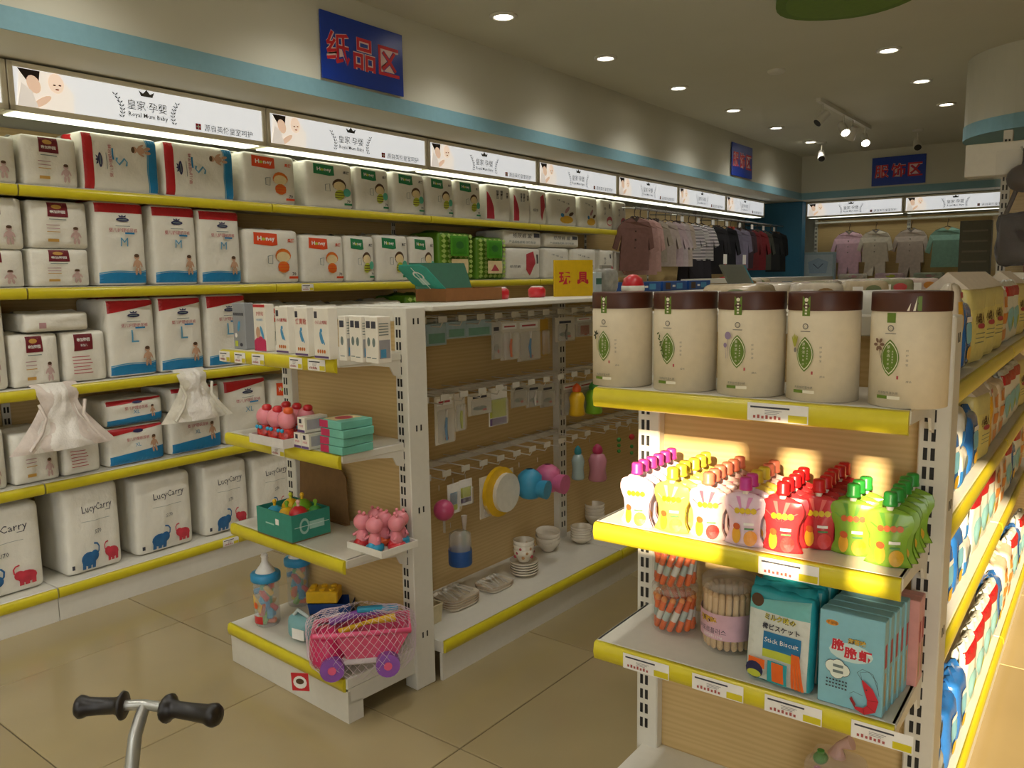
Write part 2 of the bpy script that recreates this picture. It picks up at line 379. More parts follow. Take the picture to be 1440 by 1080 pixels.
# ================================================================== wall shelving on the left
XS = -3.53; RZ = {5: 1.80, 4: 1.392, 3: .985, 2: .588, 1: .146}
R90 = math.radians(90); BAY = 1.21; BY = [.29 + BAY * k for k in range(9)]
ROWN = {5: 'top shelf', 4: 'second shelf', 3: 'middle shelf', 2: 'fourth shelf', 1: 'bottom shelf'}
def slots(x0, x1, y, z0, z1, step=.05, m=0):
    mb = MB(); z = z0
    while z < z1:
        for q in (.3, .7):
            c = x0 + (x1 - x0) * q; mb.box(c - .004, c + .004, y - .0012, y, z, z + .026)
        z += step
    return mb
SLOT_WALL = slots(0, .035, .3395, .2, 2.0).mesh('slot', DARK)
def strip_part(par, x0, x1, y, z, h=.046):
    pts = [(y, z), (y - .010, z + .004), (y - .014, z + h * .5), (y - .010, z + h - .004), (y, z + h)]
    s = MB().prism(pts, x0, x1, lambda u, v, d: (d, u, v), sm=True).build('price_strip', YEL, par)
    return s
C_TAG = M('#a8544c', .6, nz=0); C_TAG2 = M('#8d8a8c', .6, nz=0)
def tag_part(par, x, y, z, w=.075, h=.036, yel=True):
    p = PR(); p.rect(x, z, x + w, z + h, PAPER, 1, 1); p.rect(x + .006, z + h * .72, x + w * .7, z + h * .82, INK, 1, 1)
    if yel: p.rect(x + w * .68, z + .002, x + w - .002, z + h * .45, YEL, 1, 1)
    for k in range(7): p.rect(x + w * (.1 + .07 * k), z + h * .15, x + w * (.14 + .07 * k), z + h * (.3 + .05 * (k % 2)), C_TAG, 1, 1)
    for k in range(3): p.rect(x + w * .3, z + h * (.42 + .09 * k), x + w * (.5 + .04 * k), z + h * (.45 + .09 * k), C_TAG2, 1, 1)
    return p.build('price_label', flat(y - .0142), par)
for k in range(8):
    y0 = BY[k]; cloth = k >= 5
    t = thing('store_shelf', ['white wall shelving bay %s' % s for s in ('at the edge of the shop front', 'holding the red and blue diaper packs', 'behind the toy endcap',
              'holding the green checked packs', 'ending the diaper run beside the clothes', )][k] if not cloth else
              ['pale wood clothes bay next to the diaper shelves', 'middle pale wood clothes bay under the light boxes', 'last pale wood clothes bay beside the blue corner'][k - 5],
              'shelving', (XS, y0, 0), R90)
    L = BAY - .002
    MB().box(0, L, .342, .36, .1, 2.07).build('back_panel', WOOD, t)
    up = MB().box(0, .035, .34, .395, 0, 2.2).build('upright', WMET, t)
    obj('slot', SLOT_WALL, up, kind='stuff')
    MB().box(.001, L, -.035, -.02, 0, .1).build('kick_panel', WMET, t)
    bs = MB().box(.001, L, -.035, .34, .1, RZ[1], b=.003).build('base_shelf', WMET, t); s = strip_part(bs, .003, L - .003, -.036, .098)
    if k == 1: tag_part(s, .78, -.036, .103, .09)
    if cloth: continue
    for r in (5, 4, 3, 2):
        sh = MB().box(.002, L - .002, 0, .34, RZ[r] - .03, RZ[r], b=.003).build('shelf', WMET, t)
        st = strip_part(sh, .003, L - .003, -.001, RZ[r] - .048)
        if r == 4 and k == 2: tag_part(st, .16, -.001, RZ[r] - .043, .08)
        if r == 3 and k == 1: tag_part(st, .03, -.001, RZ[r] - .043, .1)
# ---- light boxes
FRAME = M('#d6ceb6', .4, nz=.02, name='box_frame'); PANEL = M('#eceef0', .3, emit=PANEL_E, nz=0, name='lit_panel')
SKIN = M('#d9b89e', .5, emit=.75, nz=0, name='print_skin'); SKIN2 = M('#e6ccb6', .5, emit=.8, nz=0); HAIR = M('#2b1b18', .5, nz=0, name='print_hair'); CLOTH = M('#dcd3c6', .5, emit=.9, nz=0)
TUBE = M('#f4f7e6', .4, emit=TUBE_E, nz=0, name='tube_glow'); GINK = M('#4a4944', .6, nz=0, name='print_grey')
def light_box():
    t = thing('light_box_sign', 'x', 'light box'); L, z0, z1 = BAY - .004, 2.082, 2.272
    f = MB().box(0, L, .012, .15, z0 + .004, z1, 0)
    for q in ((0, L, z0, z0 + .022), (0, L, z1 - .02, z1), (0, .022, z0, z1), (L - .022, L, z0, z1)): f.box(q[0], q[1], 0, .014, q[2], q[3], b=.002)
    f.build('frame', FRAME, t)
    MB().box(.022, L - .022, .008, .012, z0 + .022, z1 - .02).build('lit_face', PANEL, t)
    zc = (z0 + z1) / 2; p = PR(); a, b = z0 + .023, z1 - .022
    p.poly([(.03, a), (.25, a), (.255, zc), (.20, b), (.045, b)], CLOTH)
    p.poly([(.04, b), (.125, b), (.118, zc + .03), (.085, zc + .012), (.06, zc + .045)], HAIR)
    p.ell(.098, zc + .018, .026, .036, SKIN, rot=.35); p.ell(.185, zc + .035, .032, .04, SKIN2); p.ell(.178, zc + .028, .006, .003, HAIR); p.ell(.2, zc + .03, .006, .003, HAIR)
    p.ell(.188, zc + .012, .008, .003, M('#b0685c', .5, nz=0)); p.ell(.125, zc - .045, .045, .014, SKIN, rot=.6); p.poly([(.03, a), (.11, a), (.09, zc - .01), (.05, zc + .02)], M('#cfc6bb', .5, emit=.8, nz=0))
    p.build('photo_print', flat(.008), t); p = PR()
    p.text('皇家·孕婴', .575, zc + .004, .185, GINK); p.text('Royal Mum Baby', .578, zc - .04, .185, GINK, bold=.01)
    cz = zc + .058
    p.poly([(.548, cz - .012), (.602, cz - .012), (.612, cz + .012), (.592, cz), (.575, cz + .018), (.558, cz), (.538, cz + .012)], GINK)
    for sx in (-1, 1):
        pts = [(.575 + sx * (.145 - .028 * math.sin(u * 2.2)), zc + .035 - u * .09) for u in [i / 6 for i in range(7)]]
        p.line(pts, .002, GINK)
        for i, q in enumerate(pts):
            for s in (-1, 1): p.ell(q[0] + s * .007, q[1] + .003, .007, .0026, GINK, 6, rot=s * .8)
    p.build('logo_print', flat(.008), t); p = PR()
    p.rect(.81, zc - .062, .838, zc - .034, M('#b5263f', .5, nz=0), 1, 1); p.rect(.821, zc - .058, .827, zc - .038, WHITE, 1, 1); p.rect(.814, zc - .051, .834, zc - .045, WHITE, 1, 1)
    p.text('源自英伦皇室呵护', .99, zc - .048, .27, GINK)
    p.build('slogan_print', flat(.008), t)
    MB().box(.03, L - .03, .03, .14, z0 - .001, z0 + .003).build('diffuser', TUBE, t)
    return t
LBX = Kind(light_box())
for k in range(8):
    LBX.put((XS, BY[k] + .002, 0), R90, label=('lit white mother and baby header box %s' %
            ('at the shop front end of the diaper shelves', 'above the red and blue packs', 'above the orange labelled packs', 'above the green labelled packs', 'above the red white bags', 'above the pink dresses', 'above the striped sweater', 'over the last clothes beside the blue corner')[k]), group='light boxes along the left wall')
for k, lb in enumerate(('nearer the blue corner', 'nearer the rounded casing')):
    LBX.put((-3.2 + k * 1.12, 10.5, 0), 0, (.925, 1, 1), 'lit white mother and baby header box on the back wall, %s' % lb, 'light boxes on the back wall')
# ---- diaper packs
def pack(name, w, h, d, cat, draw, seed=1, mat=BAGW, puff=.012, wr=.0055, r=.02, seal=True, sealcol=None):
    t = thing(name, 'x', cat); b = Bag(w, h, d, r, puff, wr, seed)
    b.mesh().build('bag_body', mat, t)
    p = PR(); draw(p, w, h); p.build('front_print', b.front, t, eps=.0016, fine=.02)
    if seal:
        q = MB(); n = 8; vs = []
        for i in range(n + 1):
            x = -w / 2 * .93 + w * .93 * i / n
            for j, (yy, zz) in enumerate(((.25, -.008), (.48, .012), (.52, .012), (.78, -.008))): vs.append((x, d * yy + .006 * math.sin(i * 2.1 + seed), h + zz * (1 + .35 * math.sin(i * 1.7 + seed * 2 + j))))
        q.add(vs, [(i * 4 + j, (i + 1) * 4 + j, (i + 1) * 4 + j + 1, i * 4 + j + 1) for i in range(n) for j in range(3)], 0, True)
        q.build('folded_seal', sealcol or mat, t)
    return Kind(t)
C_MAR = M('#6d1420', .5); C_GOLD = M('#c79a4a', .5); C_SK = M('#c29a7c', .6, nz=0); C_PINKT = M('#b48a8c', .6, nz=0); C_NAVY = M('#23234f', .5); C_BLU = M('#1f7fb4', .4); C_LB = M('#5f9fc0', .5)
C_REDT = M('#b2454c', .6, nz=0); C_GRT = M('#6f7d78', .6, nz=0); C_ORG = M('#dd4a1c', .45); C_GRN = M('#1c7a48', .45); C_STRO = M('#d9701c', .5); C_CRM = M('#e4cf9c', .6); C_BRN = M('#53391f', .6); C_YG = M('#b9c13a', .6); C_TEAL = M('#59b79a', .5)
def baby(p, x, z, s, m=C_SK):
    p.ell(x, z + s * .86, s * .14, s * .14, m); p.ell(x, z + s * .92, s * .13, s * .09, C_BRN); p.ell(x, z + s * .53, s * .15, s * .22, m)
    p.ell(x - s * .18, z + s * .52, s * .05, s * .17, m, 8, -.4); p.ell(x + s * .18, z + s * .52, s * .05, s * .17, m, 8, .4)
    p.ell(x - s * .08, z + s * .16, s * .07, s * .19, m, 8); p.ell(x + s * .1, z + s * .17, s * .07, s * .19, m, 8, .2)
def d_maroon(p, w, h):
    p.poly([(-w * .22, h * .66), (w * .14, h * .66), (w * .14, h * .96), (-w * .2, h * .96)], C_MAR); p.ell(-w * .05, h * .87, w * .09, h * .045, C_GOLD)
    p.text('帝加御园', -w * .04, h * .765, w * .27, PAPER, bold=.02); p.rect(-w * .2, h * .6, w * .1, h * .615, C_GRT, 2, 1)
    for k in range(3): p.rect(-w * .25, h * (.48 - k * .07), -w * .02, h * (.495 - k * .07), C_GOLD if k > 1 else C_PINKT, 2, 1)
    p.rect(-w * .24, h * .14, -w * .05, h * .2, C_GOLD, 2, 1); baby(p, w * .24, h * .1, h * .36, M('#c2a49c', .6, nz=0))
def d_maroon_b(p, w, h):
    p.poly([(-w * .28, h * .62), (w * .16, h * .64), (w * .17, h * .95), (-w * .26, h * .95)], C_MAR); p.text('帝加御园', -w * .05, h * .84, w * .3, PAPER, bold=.02); p.text('新生儿', -w * .05, h * .73, w * .16, PAPER)
    for k in range(6): p.rect(-w * .33, h * (.5 - k * .065), w * (.05 + .03 * (k % 3)), h * (.515 - k * .065), C_REDT, 2, 1)
def d_size(letter, lean=0):
    def d(p, w, h):
        p.band(-w * .47, w * .47, lambda t: h * (.865 + lean * (t - .5)), lambda t: h * .975, RED)
        p.band(-w * .47, w * .47, lambda t: h * .03, lambda t: h * (.135 + .02 * math.sin(t * 5) + .05 * t * t), C_BLU)
        p.band(-w * .47, w * .47, lambda t: h * (.14 + .02 * math.sin(t * 5) + .05 * t * t), lambda t: h * (.155 + .02 * math.sin(t * 5) + .05 * t * t), C_LB)
        z = h * .785; p.ell(w * .03, z, w * .13, h * .025, C_NAVY, 12); p.rect(-w * .05, z - h * .006, w * .11, z + h * .006, C_GRT, 1, 1)
        p.poly([(-w * .03, z + h * .03), (w * .09, z + h * .03), (w * .11, z + h * .055), (w * .05, z + h * .04), (w * .03, z + h * .062), (w * .01, z + h * .04), (-w * .05, z + h * .055)], C_NAVY)
        p.rect(-w * .12, h * .705, w * .16, h * .712, C_GRT, 2, 1); p.text('婴儿护理纸尿裤', w * .03, h * .66, w * .56, C_REDT); p.rect(w * .05, h * .615, w * .25, h * .635, C_BLU, 2, 1)
        p.text(letter, w * .03, h * .52, w * (.15 if letter != 'XL' else .2), C_LB); baby(p, w * .26, h * .13, h * .25)
    return d
def d_wide(p, w, h):
    p.band(-w * .47, w * .47, lambda t: h * (.80 + .12 * t), lambda t: h * .97, RED)
    p.band(-w * .47, w * .47, lambda t: h * .04, lambda t: h * (.26 + .12 * t), C_BLU)
    p.ell(w * .02, h * .86, w * .09, h * .05, C_NAVY); p.text('婴儿护理纸尿裤', w * .0, h * .66, w * .4, C_REDT); p.text('XL', 0, h * .5, w * .1, C_LB); baby(p, w * .28, h * .25, h * .45)
def d_honey(c1, o):
    def d(p, w, h):
        p.poly([(-w * .36, h * .72), (-w * .05, h * .69), (w * .06, h * .71), (w * .07, h * .92), (-w * .35, h * .94)], c1); p.text('H  ney', -w * .14, h * .815, w * .3, PAPER, bold=.03); p.ell(-w * .19, h * .815, w * .032, h * .028, C_YG)
        p.text('柔薄', w * .33, h * .8, w * .14, c1 if o else GINK, bold=.02)
        cx = w * .16                                       # plain striped oval in place of the pack's little figure
        p.ell(cx, h * .52, w * .15, h * .13, C_STRO if o else C_BRN); p.ell(cx, h * .49, w * .13, h * .1, C_CRM)
        p.ell(cx, h * .3, w * .11, h * .11, C_STRO if o else C_YG)
        for k in range(3): p.rect(cx - w * .1, h * (.23 + .055 * k), cx + w * .1, h * (.245 + .055 * k), C_ORG if o else C_BRN, 2, 1)
        if not o: p.ell(cx + w * .16, h * .36, w * .09, h * .09, C_TEAL)
        p.line([(-w * .14, h * .5), (-w * .05, h * .52), (-w * .05, h * .36), (-w * .14, h * .37), (-w * .14, h * .5)], w * .012, C_GRT); p.text('70', w * .36, h * .17, w * .08, GINK, bold=.03); p.rect(w * .26, h * .08, w * .44, h * .125, c1, 2, 1)
    return d
def d_check(p, w, h):
    n, m = 6, 9
    for i in range(n):
        for j in range(m):
            x, z = -w * .45 + w * .9 * (i + .5) / n, h * .03 + h * .94 * (j + .5) / m
            p.poly([(x - w * .075, z), (x, z - h * .052), (x + w * .075, z), (x, z + h * .052)], M('#a9c463', .5))
    p.rect(-w * .28, h * .5, w * .28, h * .92, M('#4d9a1e', .5)); p.rect(-w * .22, h * .54, w * .22, h * .88, M('#3b8517', .5)); p.ell(0, h * .73, w * .12, h * .08, M('#2c6a24', .5)); p.rect(-w * .26, h * .14, w * .26, h * .44, C_CRM); p.poly([(-w * .15, h * .2), (w * .15, h * .2), (0, h * .36)], C_REDT)
def d_lucy(p, w, h):
    p.text('LucyCarry', w * .07, h * .74, w * .54, INK, rot=.04); p.rect(w * .22, h * .69, w * .3, h * .697, INK, 1, 1); p.rect(-w * .22, h * .6, w * .28, h * .604, C_GRT, 3, 1)
    p.text('S/70', w * .05, h * .47, w * .13, INK); bl = M('#2a6496', .5, nz=.2, ns=25); rd = M('#c93a4a', .5, nz=.15, ns=25)
    for sg, x, z, q, c in ((1, -.12, .165, 1.0, bl), (-1, .27, .18, .82, rd)):
        X = lambda a: w * (x + sg * a * q); Z = lambda b: h * (z + b * q)
        p.ell(X(-.02), Z(.0), w * .135 * q, h * .085 * q, c); p.ell(X(.08), Z(.03), w * .075 * q, h * .065 * q, c)
        for a in (-.11, -.02, .06): p.rect(min(X(a - .03), X(a + .03)), Z(-.115), max(X(a - .03), X(a + .03)), Z(-.02), c, 1, 1)
        p.line([(X(.11), Z(.03)), (X(.155), Z(.075)), (X(.16), Z(.13)), (X(.13), Z(.165)), (X(.075), Z(.175))], w * .022 * q, c)
    p.rect(-w * .445, h * .08, -w * .40, h * .13, INK, 1, 2)
def d_lady(p, w, h):
    p.poly([(-w * .47, h * .05), (-w * .2, h * .05), (-w * .32, h * .55), (-w * .47, h * .8)], M('#b83242', .5))
    for k, x in enumerate((-.1, .06, .3)): p.text('婴\n爱\n日'[:5 if k < 2 else 3], w * x, h * .72, w * .1, GINK, bold=.02)
def d_flame(p, w, h):
    p.poly([(w * .02, h * .3), (w * .15, h * .1), (w * .3, h * .5), (w * .26, h * .9), (w * .05, h * .8)], M('#b83a44', .5)); p.text('纸尿裤', -w * .28, h * .4, w * .3, GINK); p.rect(w * .34, h * .5, w * .4, h * .8, GINK, 1, 2)
def d_fruit(p, w, h):
    p.ell(w * .08, h * .2, w * .24, h * .12, M('#d6a62c', .5)); p.ell(-w * .08, h * .33, w * .07, h * .06, C_BLU); p.ell(w * .24, h * .38, w * .1, h * .05, C_BRN, rot=.7); p.ell(w * .1, h * .5, w * .05, h * .12, C_PINKT, rot=-.5)
    for k in range(3): p.text('干爽', -w * .22 + w * .16 * k, h * (.78 - .04 * k), w * .12, GINK)
def d_pink(p, w, h):
    p.ell(w * .15, h * .28, w * .25, h * .16, M('#c65b66', .5)); p.ell(w * .15, h * .24, w * .2, h * .08, BAGW); p.text('婴\n儿\n纸', -w * .25, h * .6, w * .12, GINK); p.rect(w * .1, h * .7, w * .2, h * .85, GINK, 1, 1)
def d_side(p, w, h):
    p.text('纸尿裤 爱', -w * .05, h * .68, w * .5, GINK); p.rect(w * .25, h * .6, w * .42, h * .85, INK, 2, 1); p.text('产品规格说明 详见包装', -w * .05, h * .3, w * .7, C_GRT)
D = .27
KM = {
 'maroon': pack('diaper_pack', .26, .26, D, 'diapers', d_maroon, 1), 'maroonb': pack('diaper_pack', .24, .24, D, 'diapers', d_maroon_b, 2),
 'S': pack('diaper_pack', .24, .40, .22, 'diapers', d_size('S'), 3, sealcol=RED), 'M': pack('diaper_pack', .24, .38, D, 'diapers', d_size('M'), 4, sealcol=RED), 'L': pack('diaper_pack', .24, .38, D, 'diapers', d_size('L', .1), 5, sealcol=RED),
 'XL': pack('diaper_pack', .26, .38, D, 'diapers', d_size('XL', .12), 6, sealcol=RED), 'XW': pack('diaper_pack', .32, .2, D, 'diapers', d_wide, 7, seal=False), 'XF': pack('diaper_pack', .32, .13, D, 'diapers', d_wide, 8, seal=False, puff=.02),
 'ho': pack('diaper_pack', .27, .27, D, 'diapers', d_honey(C_ORG, True), 9), 'hg': pack('diaper_pack', .24, .27, D, 'diapers', d_honey(C_GRN, False), 10), 'check': pack('diaper_pack', .26, .28, D, 'diapers', d_check, 11, mat=M('#5f8f22', .4, bump=.2, ns=18)),
 'lucy': pack('diaper_pack', .33, .36, D, 'diapers', d_lucy, 12, r=.025), 'lady': pack('diaper_pack', .2, .26, D, 'diapers', d_lady, 13), 'flame': pack('diaper_pack', .24, .26, D, 'diapers', d_flame, 14),
 'fruit': pack('diaper_pack', .22, .26, D, 'diapers', d_fruit, 15), 'pink': pack('diaper_pack', .16, .24, D, 'diapers', d_pink, 16), 'side': pack('diaper_pack', .3, .12, D, 'diapers', d_side, 17, seal=False), 'plain': pack('diaper_pack', .3, .13, .24, 'diapers', lambda p, w, h: p.rect(-w * .3, h * .2, -w * .2, h * .5, C_PINKT, 1, 1), 18, wr=.008, puff=.02),
}
SZ = {'maroon': (.26, .26), 'maroonb': (.24, .24), 'S': (.4, .24), 'M': (.24, .38), 'L': (.24, .38), 'XL': (.26, .38), 'XW': (.32, .2), 'XF': (.32, .13), 'ho': (.27, .27), 'hg': (.24, .27), 'check': (.26, .28), 'lucy': (.33, .36), 'lady': (.2, .26), 'flame': (.24, .26), 'fruit': (.22, .26), 'pink': (.16, .24), 'side': (.3, .12), 'plain': (.3, .13)}
LBL = {'maroon': 'white diaper pack with maroon label', 'maroonb': 'white diaper pack with maroon label and red text lines', 'S': 'sideways diaper pack with red end and blue end', 'M': 'tall size M diaper pack with straight red top',
 'L': 'tall size L diaper pack with slanting red top', 'XL': 'tall size XL diaper pack with red top', 'XW': 'wide white size XL diaper pack with blue wave', 'XF': 'flat white XL diaper pack lying on the wide one',
 'ho': 'white diaper pack with orange-red flag label', 'hg': 'white diaper pack with green flag label', 'check': 'green diamond checked diaper pack', 'lucy': 'large cream diaper bag with blue and red elephants',
 'lady': 'white diaper pack with red swoop at one side', 'flame': 'white diaper pack with tall red flame shape', 'fruit': 'white diaper pack with yellow fruit print', 'pink': 'narrow white diaper pack with pink dome print', 'side': 'white diaper pack lying flat on others', 'plain': 'plain white soft pack lying on two maroon labelled packs'}
GN = {'maroon': 'maroon label', 'maroonb': 'maroon label with text', 'S': 'sideways', 'M': 'size M', 'L': 'size L', 'XL': 'tall size XL', 'XW': 'wide size XL', 'XF': 'flat size XL', 'ho': 'orange flag', 'hg': 'green flag', 'check': 'green checked', 'lucy': 'elephant print', 'lady': 'red swoop', 'flame': 'red flame', 'fruit': 'fruit print', 'pink': 'pink dome', 'side': 'flat lying'}
def L(kind, pl, pr, py, ptop, row, z0=None, xf=-3.562, tilt=0, extra=''):
    a = P3(pl, py, 0, xf).y; b = P3(pr, py, 0, xf).y; zb = RZ[row] if z0 is None else z0
    zt = P3((pl + pr) / 2, ptop, 0, xf).z; w0, h0 = SZ[kind]; wd = (b - a) * .985; ht = min(zt - zb, .25 if row == 5 else 9)
    lab = LBL[kind] + (' on the %s%s' % (ROWN[row], extra) if kind != 'plain' else '')
    g = '%s packs, %s%s' % (GN.get(kind, kind), ROWN[row], extra)
    if kind == 'S':
        KM[kind].put((xf - .004, b - .002, zb + ht * .5), (0, -R90 + tilt, R90), (ht / h0, 1, wd / w0), lab, g)
    else: KM[kind].put((xf, (a + b) / 2, zb + .001), (tilt * .5, tilt, R90 + random.uniform(-.02, .02)), (wd / w0, 1, ht / h0), lab, g)
    return zb + ht
row5 = [('maroon', -62, 24, 235, 188), ('maroon', 31, 110, 240, 192), ('S', 114, 224, 232, 190), ('S', 229, 330, 240, 203), ('ho', 342, 416, 255, 215), ('hg', 430, 496, 260, 222), ('hg', 500, 547, 265, 235), ('hg', 553, 597, 272, 240), ('hg', 600, 637, 277, 246), ('hg', 640, 676, 280, 250),
        ('lady', 684, 718, 285, 258), ('lady', 722, 745, 287, 262), ('flame', 747, 768, 290, 264), ('fruit', 772, 811, 292, 267), ('fruit', 815, 840, 297, 272), ('pink', 844, 862, 300, 281), ('pink', 865, 880, 303, 284)]
for a in row5: L(*a, 5)
for a in [('M', 134, 205, 345, 284), ('M', 214, 277, 345, 290), ('M', 280, 339, 350, 296), ('ho', 345, 421, 365, 323), ('ho', 425, 484, 367, 331), ('hg', 486, 527, 368, 332), ('hg', 530, 574, 370, 331), ('hg', 577, 612, 370, 333), ('check', 617, 662, 365, 327), ('check', 670, 708, 368, 334), ('pink', 844, 863, 385, 352), ('pink', 866, 884, 385, 354)]: L(*a, 4)
z = L('maroon', -62, 36, 380, 351, 4, extra=', lower of two'); L('maroon', -62, 33, 315, 276, 4, z, extra=', upper of two')
z = L('maroon', 42, 127, 380, 350, 4, extra=', lower of two'); L('maroon', 40, 124, 315, 283, 4, z, extra=', upper of two')
z = L('flame', 712, 760, 375, 349, 4); L('side', 708, 762, 335, 324, 4, z + .004)
z = L('fruit', 766, 800, 375, 349, 4); z = L('fruit', 803, 838, 375, 350, 4); L('side', 767, 814, 338, 329, 4, z + .004)
L('maroon', -70, 10, 495, 425, 3); z = L('maroon', 15, 84, 505, 470, 3); L('maroonb', 89, 150, 500, 466, 3); L('plain', 32, 126, 458, 440, 3, z + .006)
for a in [('L', 150, 219, 470, 420), ('L', 223, 285, 465, 417), ('L', 290, 348, 460, 414), ('ho', 352, 418, 450, 428), ('ho', 422, 476, 450, 428), ('hg', 480, 523, 450, 427), ('hg', 526, 566, 445, 423), ('check', 570, 612, 440, 415)]: L(*a, 3)
for a in [('maroon', -60, 10, 655, 606), ('maroon', 16, 83, 640, 607), ('maroonb', 87, 141, 630, 600), ('XL', 315, 376, 580, 532), ('ho', 382, 428, 575, 532)]: L(*a, 2)
z = L('XW', 150, 232, 625, 598, 2); L('XF', 146, 229, 576, 560, 2, z + .004); z = L('XW', 238, 312, 605, 578, 2); L('XF', 238, 309, 558, 543, 2, z + .004)
for a in [('lucy', -78, 62, 780, 716), ('lucy', 91, 172, 760, 682), ('lucy', 190, 272, 730, 668), ('lucy', 286, 350, 700, 650), ('lucy', 356, 412, 690, 640)]: L(*a, 1)
# ---- two sample diapers draped over the shelf edge
def diaper(px, top_row, wd, ht, tone, label, seed):
    y = P3(px, 540, 0, XS + .05).y; t = thing('sample_diaper', label, 'diaper', (XS + .017, y, RZ[top_row] + .012), R90)
    def sheet(off, sc):
        mb = MB(); n, m = 14, 18; vs = []
        for j in range(m + 1):
            v = j / m; hw = wd * sc * (.36 + .64 * abs(v - .28) ** 1.3 * 1.6 if v > .28 else .36 + .35 * (.28 - v)) * .62
            for i in range(n + 1):
                u = i / n * 2 - 1; q = noise.noise(Vector((u * 3 + seed, v * 6, seed))) * .016
                over = max(0, .12 - v) / .12
                vs.append((u * hw + q * .6, off - .014 - .03 * v + .02 * u * u + q + over * .05 - .012 * math.sin(v * 9) * (1 - u * u), -v * ht + over * (v - .0) * ht * .8))
        k = n + 1
        return mb.add(vs, [(j * k + i, j * k + i + 1, (j + 1) * k + i + 1, (j + 1) * k + i) for j in range(m) for i in range(n)], 0, True)
    sheet(0, 1).build('outer_layer', tone, t); sheet(-.006, .7).build('absorbent_core', M('#efe9df', .8, nz=.03, bump=.4, ns=120), t)
    for s in (-1, 1): MB().tube([(s * wd * .27, -.03, -.28 * ht), (s * wd * .22, -.045, -.5 * ht), (s * wd * .30, -.055, -.72 * ht), (s * wd * .45, -.06, -.95 * ht)], .007, 6).build('elastic_frill', tone, t)
diaper(86, 3, .34, .27, M('#e0d3c8', .8, nz=.05, bump=.3, ns=60), 'opened white sample diaper with pink tint hung over the shelf edge', 1.3)
diaper(277, 3, .30, .24, M('#e2dccb', .8, nz=.05, bump=.3, ns=60), 'opened plain white sample diaper hung over the shelf edge beside the tall packs', 4.1)
# ================================================================== gondola builder
def bracket(y0, y1, z, drop):
    return [(y0, z - .028), (y0, z), (y1, z), (y1, z - drop), (y1 - .035, z - drop + .012), (y1 - .05, z - .045), (y1 - .12, z - .034)]
def endcap(loc, rot, W, zs, label, tags, dep=.255, top=True):
    t = thing('endcap_shelf', label, 'shelving', loc, rot)
    for x0 in (-.06, -W):
        u = MB().box(x0, x0 + .06, 0, .088, 0, 1.31, b=.003).build('upright', WMET, t)
        sl = slots(x0 + .004, x0 + .04, 0, .2, 1.26, .0405)
        if x0 == -.06:
            for zz in (.18, .62, .9, 1.255): sl.box(-.0005, .0008, .03, .036, zz, zz + .02); sl.box(-.0005, .0008, .05, .056, zz, zz + .02)
        sl.build('slot', DARK, u, kind='stuff')
    MB().box(-W + .045, -.045, .03, .042, .12, 1.28).build('back_panel', WOOD, t)
    if top: MB().box(-W + .06, -.06, .0, .03, 1.265, 1.31, b=.003).build('top_rail', WMET, t)
    for k, z in enumerate(zs):
        s = MB().box(-W + .028, -.028, -dep, .03, z - .026, z, b=.003).build('shelf', WMET, t)
        for x in (-W + .03, -.036):
            MB().prism(bracket(-dep + .004, .004, z, .085), x, x + .006, lambda u, v, d: (d, u, v)).build('bracket', WMET, s)
        st = strip_part(s, -W + .03, -.03, -dep - .001, z - .046)
        for (a, wd) in tags.get(k, []): tag_part(st, -W + .03 + a, -dep - .001, z - .041, wd)
    bd = dep + .03; b = MB().box(-W + .015, -.012, -bd, .03, .115, .15, b=.003); b.box(-.02, -.012, -bd + .008, 0, .06, .115); b.box(-W + .015, -W + .023, -bd + .008, 0, .06, .115)
    bs = b.build('base_shelf', WMET, t); st = strip_part(bs, -W + .02, -.016, -bd - .001, .107)
    MB().box(-W + .015, -.012, -bd + .002, -bd + .012, 0, .107).build('kick_panel', WMET, t)
    for x in (-.02, -W + .015): MB().box(x, x + .008, -bd + .012, -bd + .062, 0, .07).build('foot', WMET, t)
    return t
def run_bay(loc, rot, Lb, zs, label, dep=.34, hooks=(), cap=False):
    t = thing('gondola_bay', label, 'shelving', loc, rot)
    MB().box(0, Lb, dep, dep + .02, .1, 1.29).build('back_panel', WOOD, t)
    u = MB().box(Lb - .03, Lb + .028, dep - .035, dep, 0, 1.31).build('upright', WMET, t); slots(Lb - .028, Lb + .026, dep - .035, .2, 1.27, .05).build('slot', DARK, u, kind='stuff')
    MB().box(0, Lb, dep - .03 if cap else -.01, dep + .02, 1.295, 1.312, b=.003).build('top_board', WMET, t)
    MB().box(0, Lb, -.012, 0, 0, .1).build('kick_panel', WMET, t)
    b = MB().box(.001, Lb, -.014, dep, .1, .145, b=.003).build('base_shelf', WMET, t); strip_part(b, .004, Lb - .004, -.015, .1)
    for z in zs:
        s = MB().box(.003, Lb - .003, .01, dep, z - .026, z, b=.003).build('shelf', WMET, t); strip_part(s, .005, Lb - .005, .009, z - .046)
    for z in hooks:
        r = MB().box(.01, Lb - .04, dep - .03, dep - .012, z - .012, z + .012).build('hook_rail', WMET, t)
        n = 11
        for i in range(n):
            x = .06 + (Lb - .16) * i / (n - 1)
            MB().tube([(x, dep - .03, z), (x, .11, z - .004), (x, .10, z + .012)], .0025, 5).tube([(x, dep - .03, z + .03), (x, .10, z + .03)], .002, 5).box(x - .022, x + .022, .097, .1, z + .012, z + .034).build('hook', M('#d2cdc0', .3, metal=.3, nz=0), t)
    return t
LEO, LEA = Vector((-1.85, 1.925, 0)), math.radians(-4.5)
ZL = [1.165, .865, .528]
endcap(LEO, LEA, .72, ZL, 'white endcap shelf with wooden back holding the toys', {0: [(.0, .07), (.1, .07), (.21, .075), (.43, .07), (.53, .09)], 1: [(.3, .075)]})
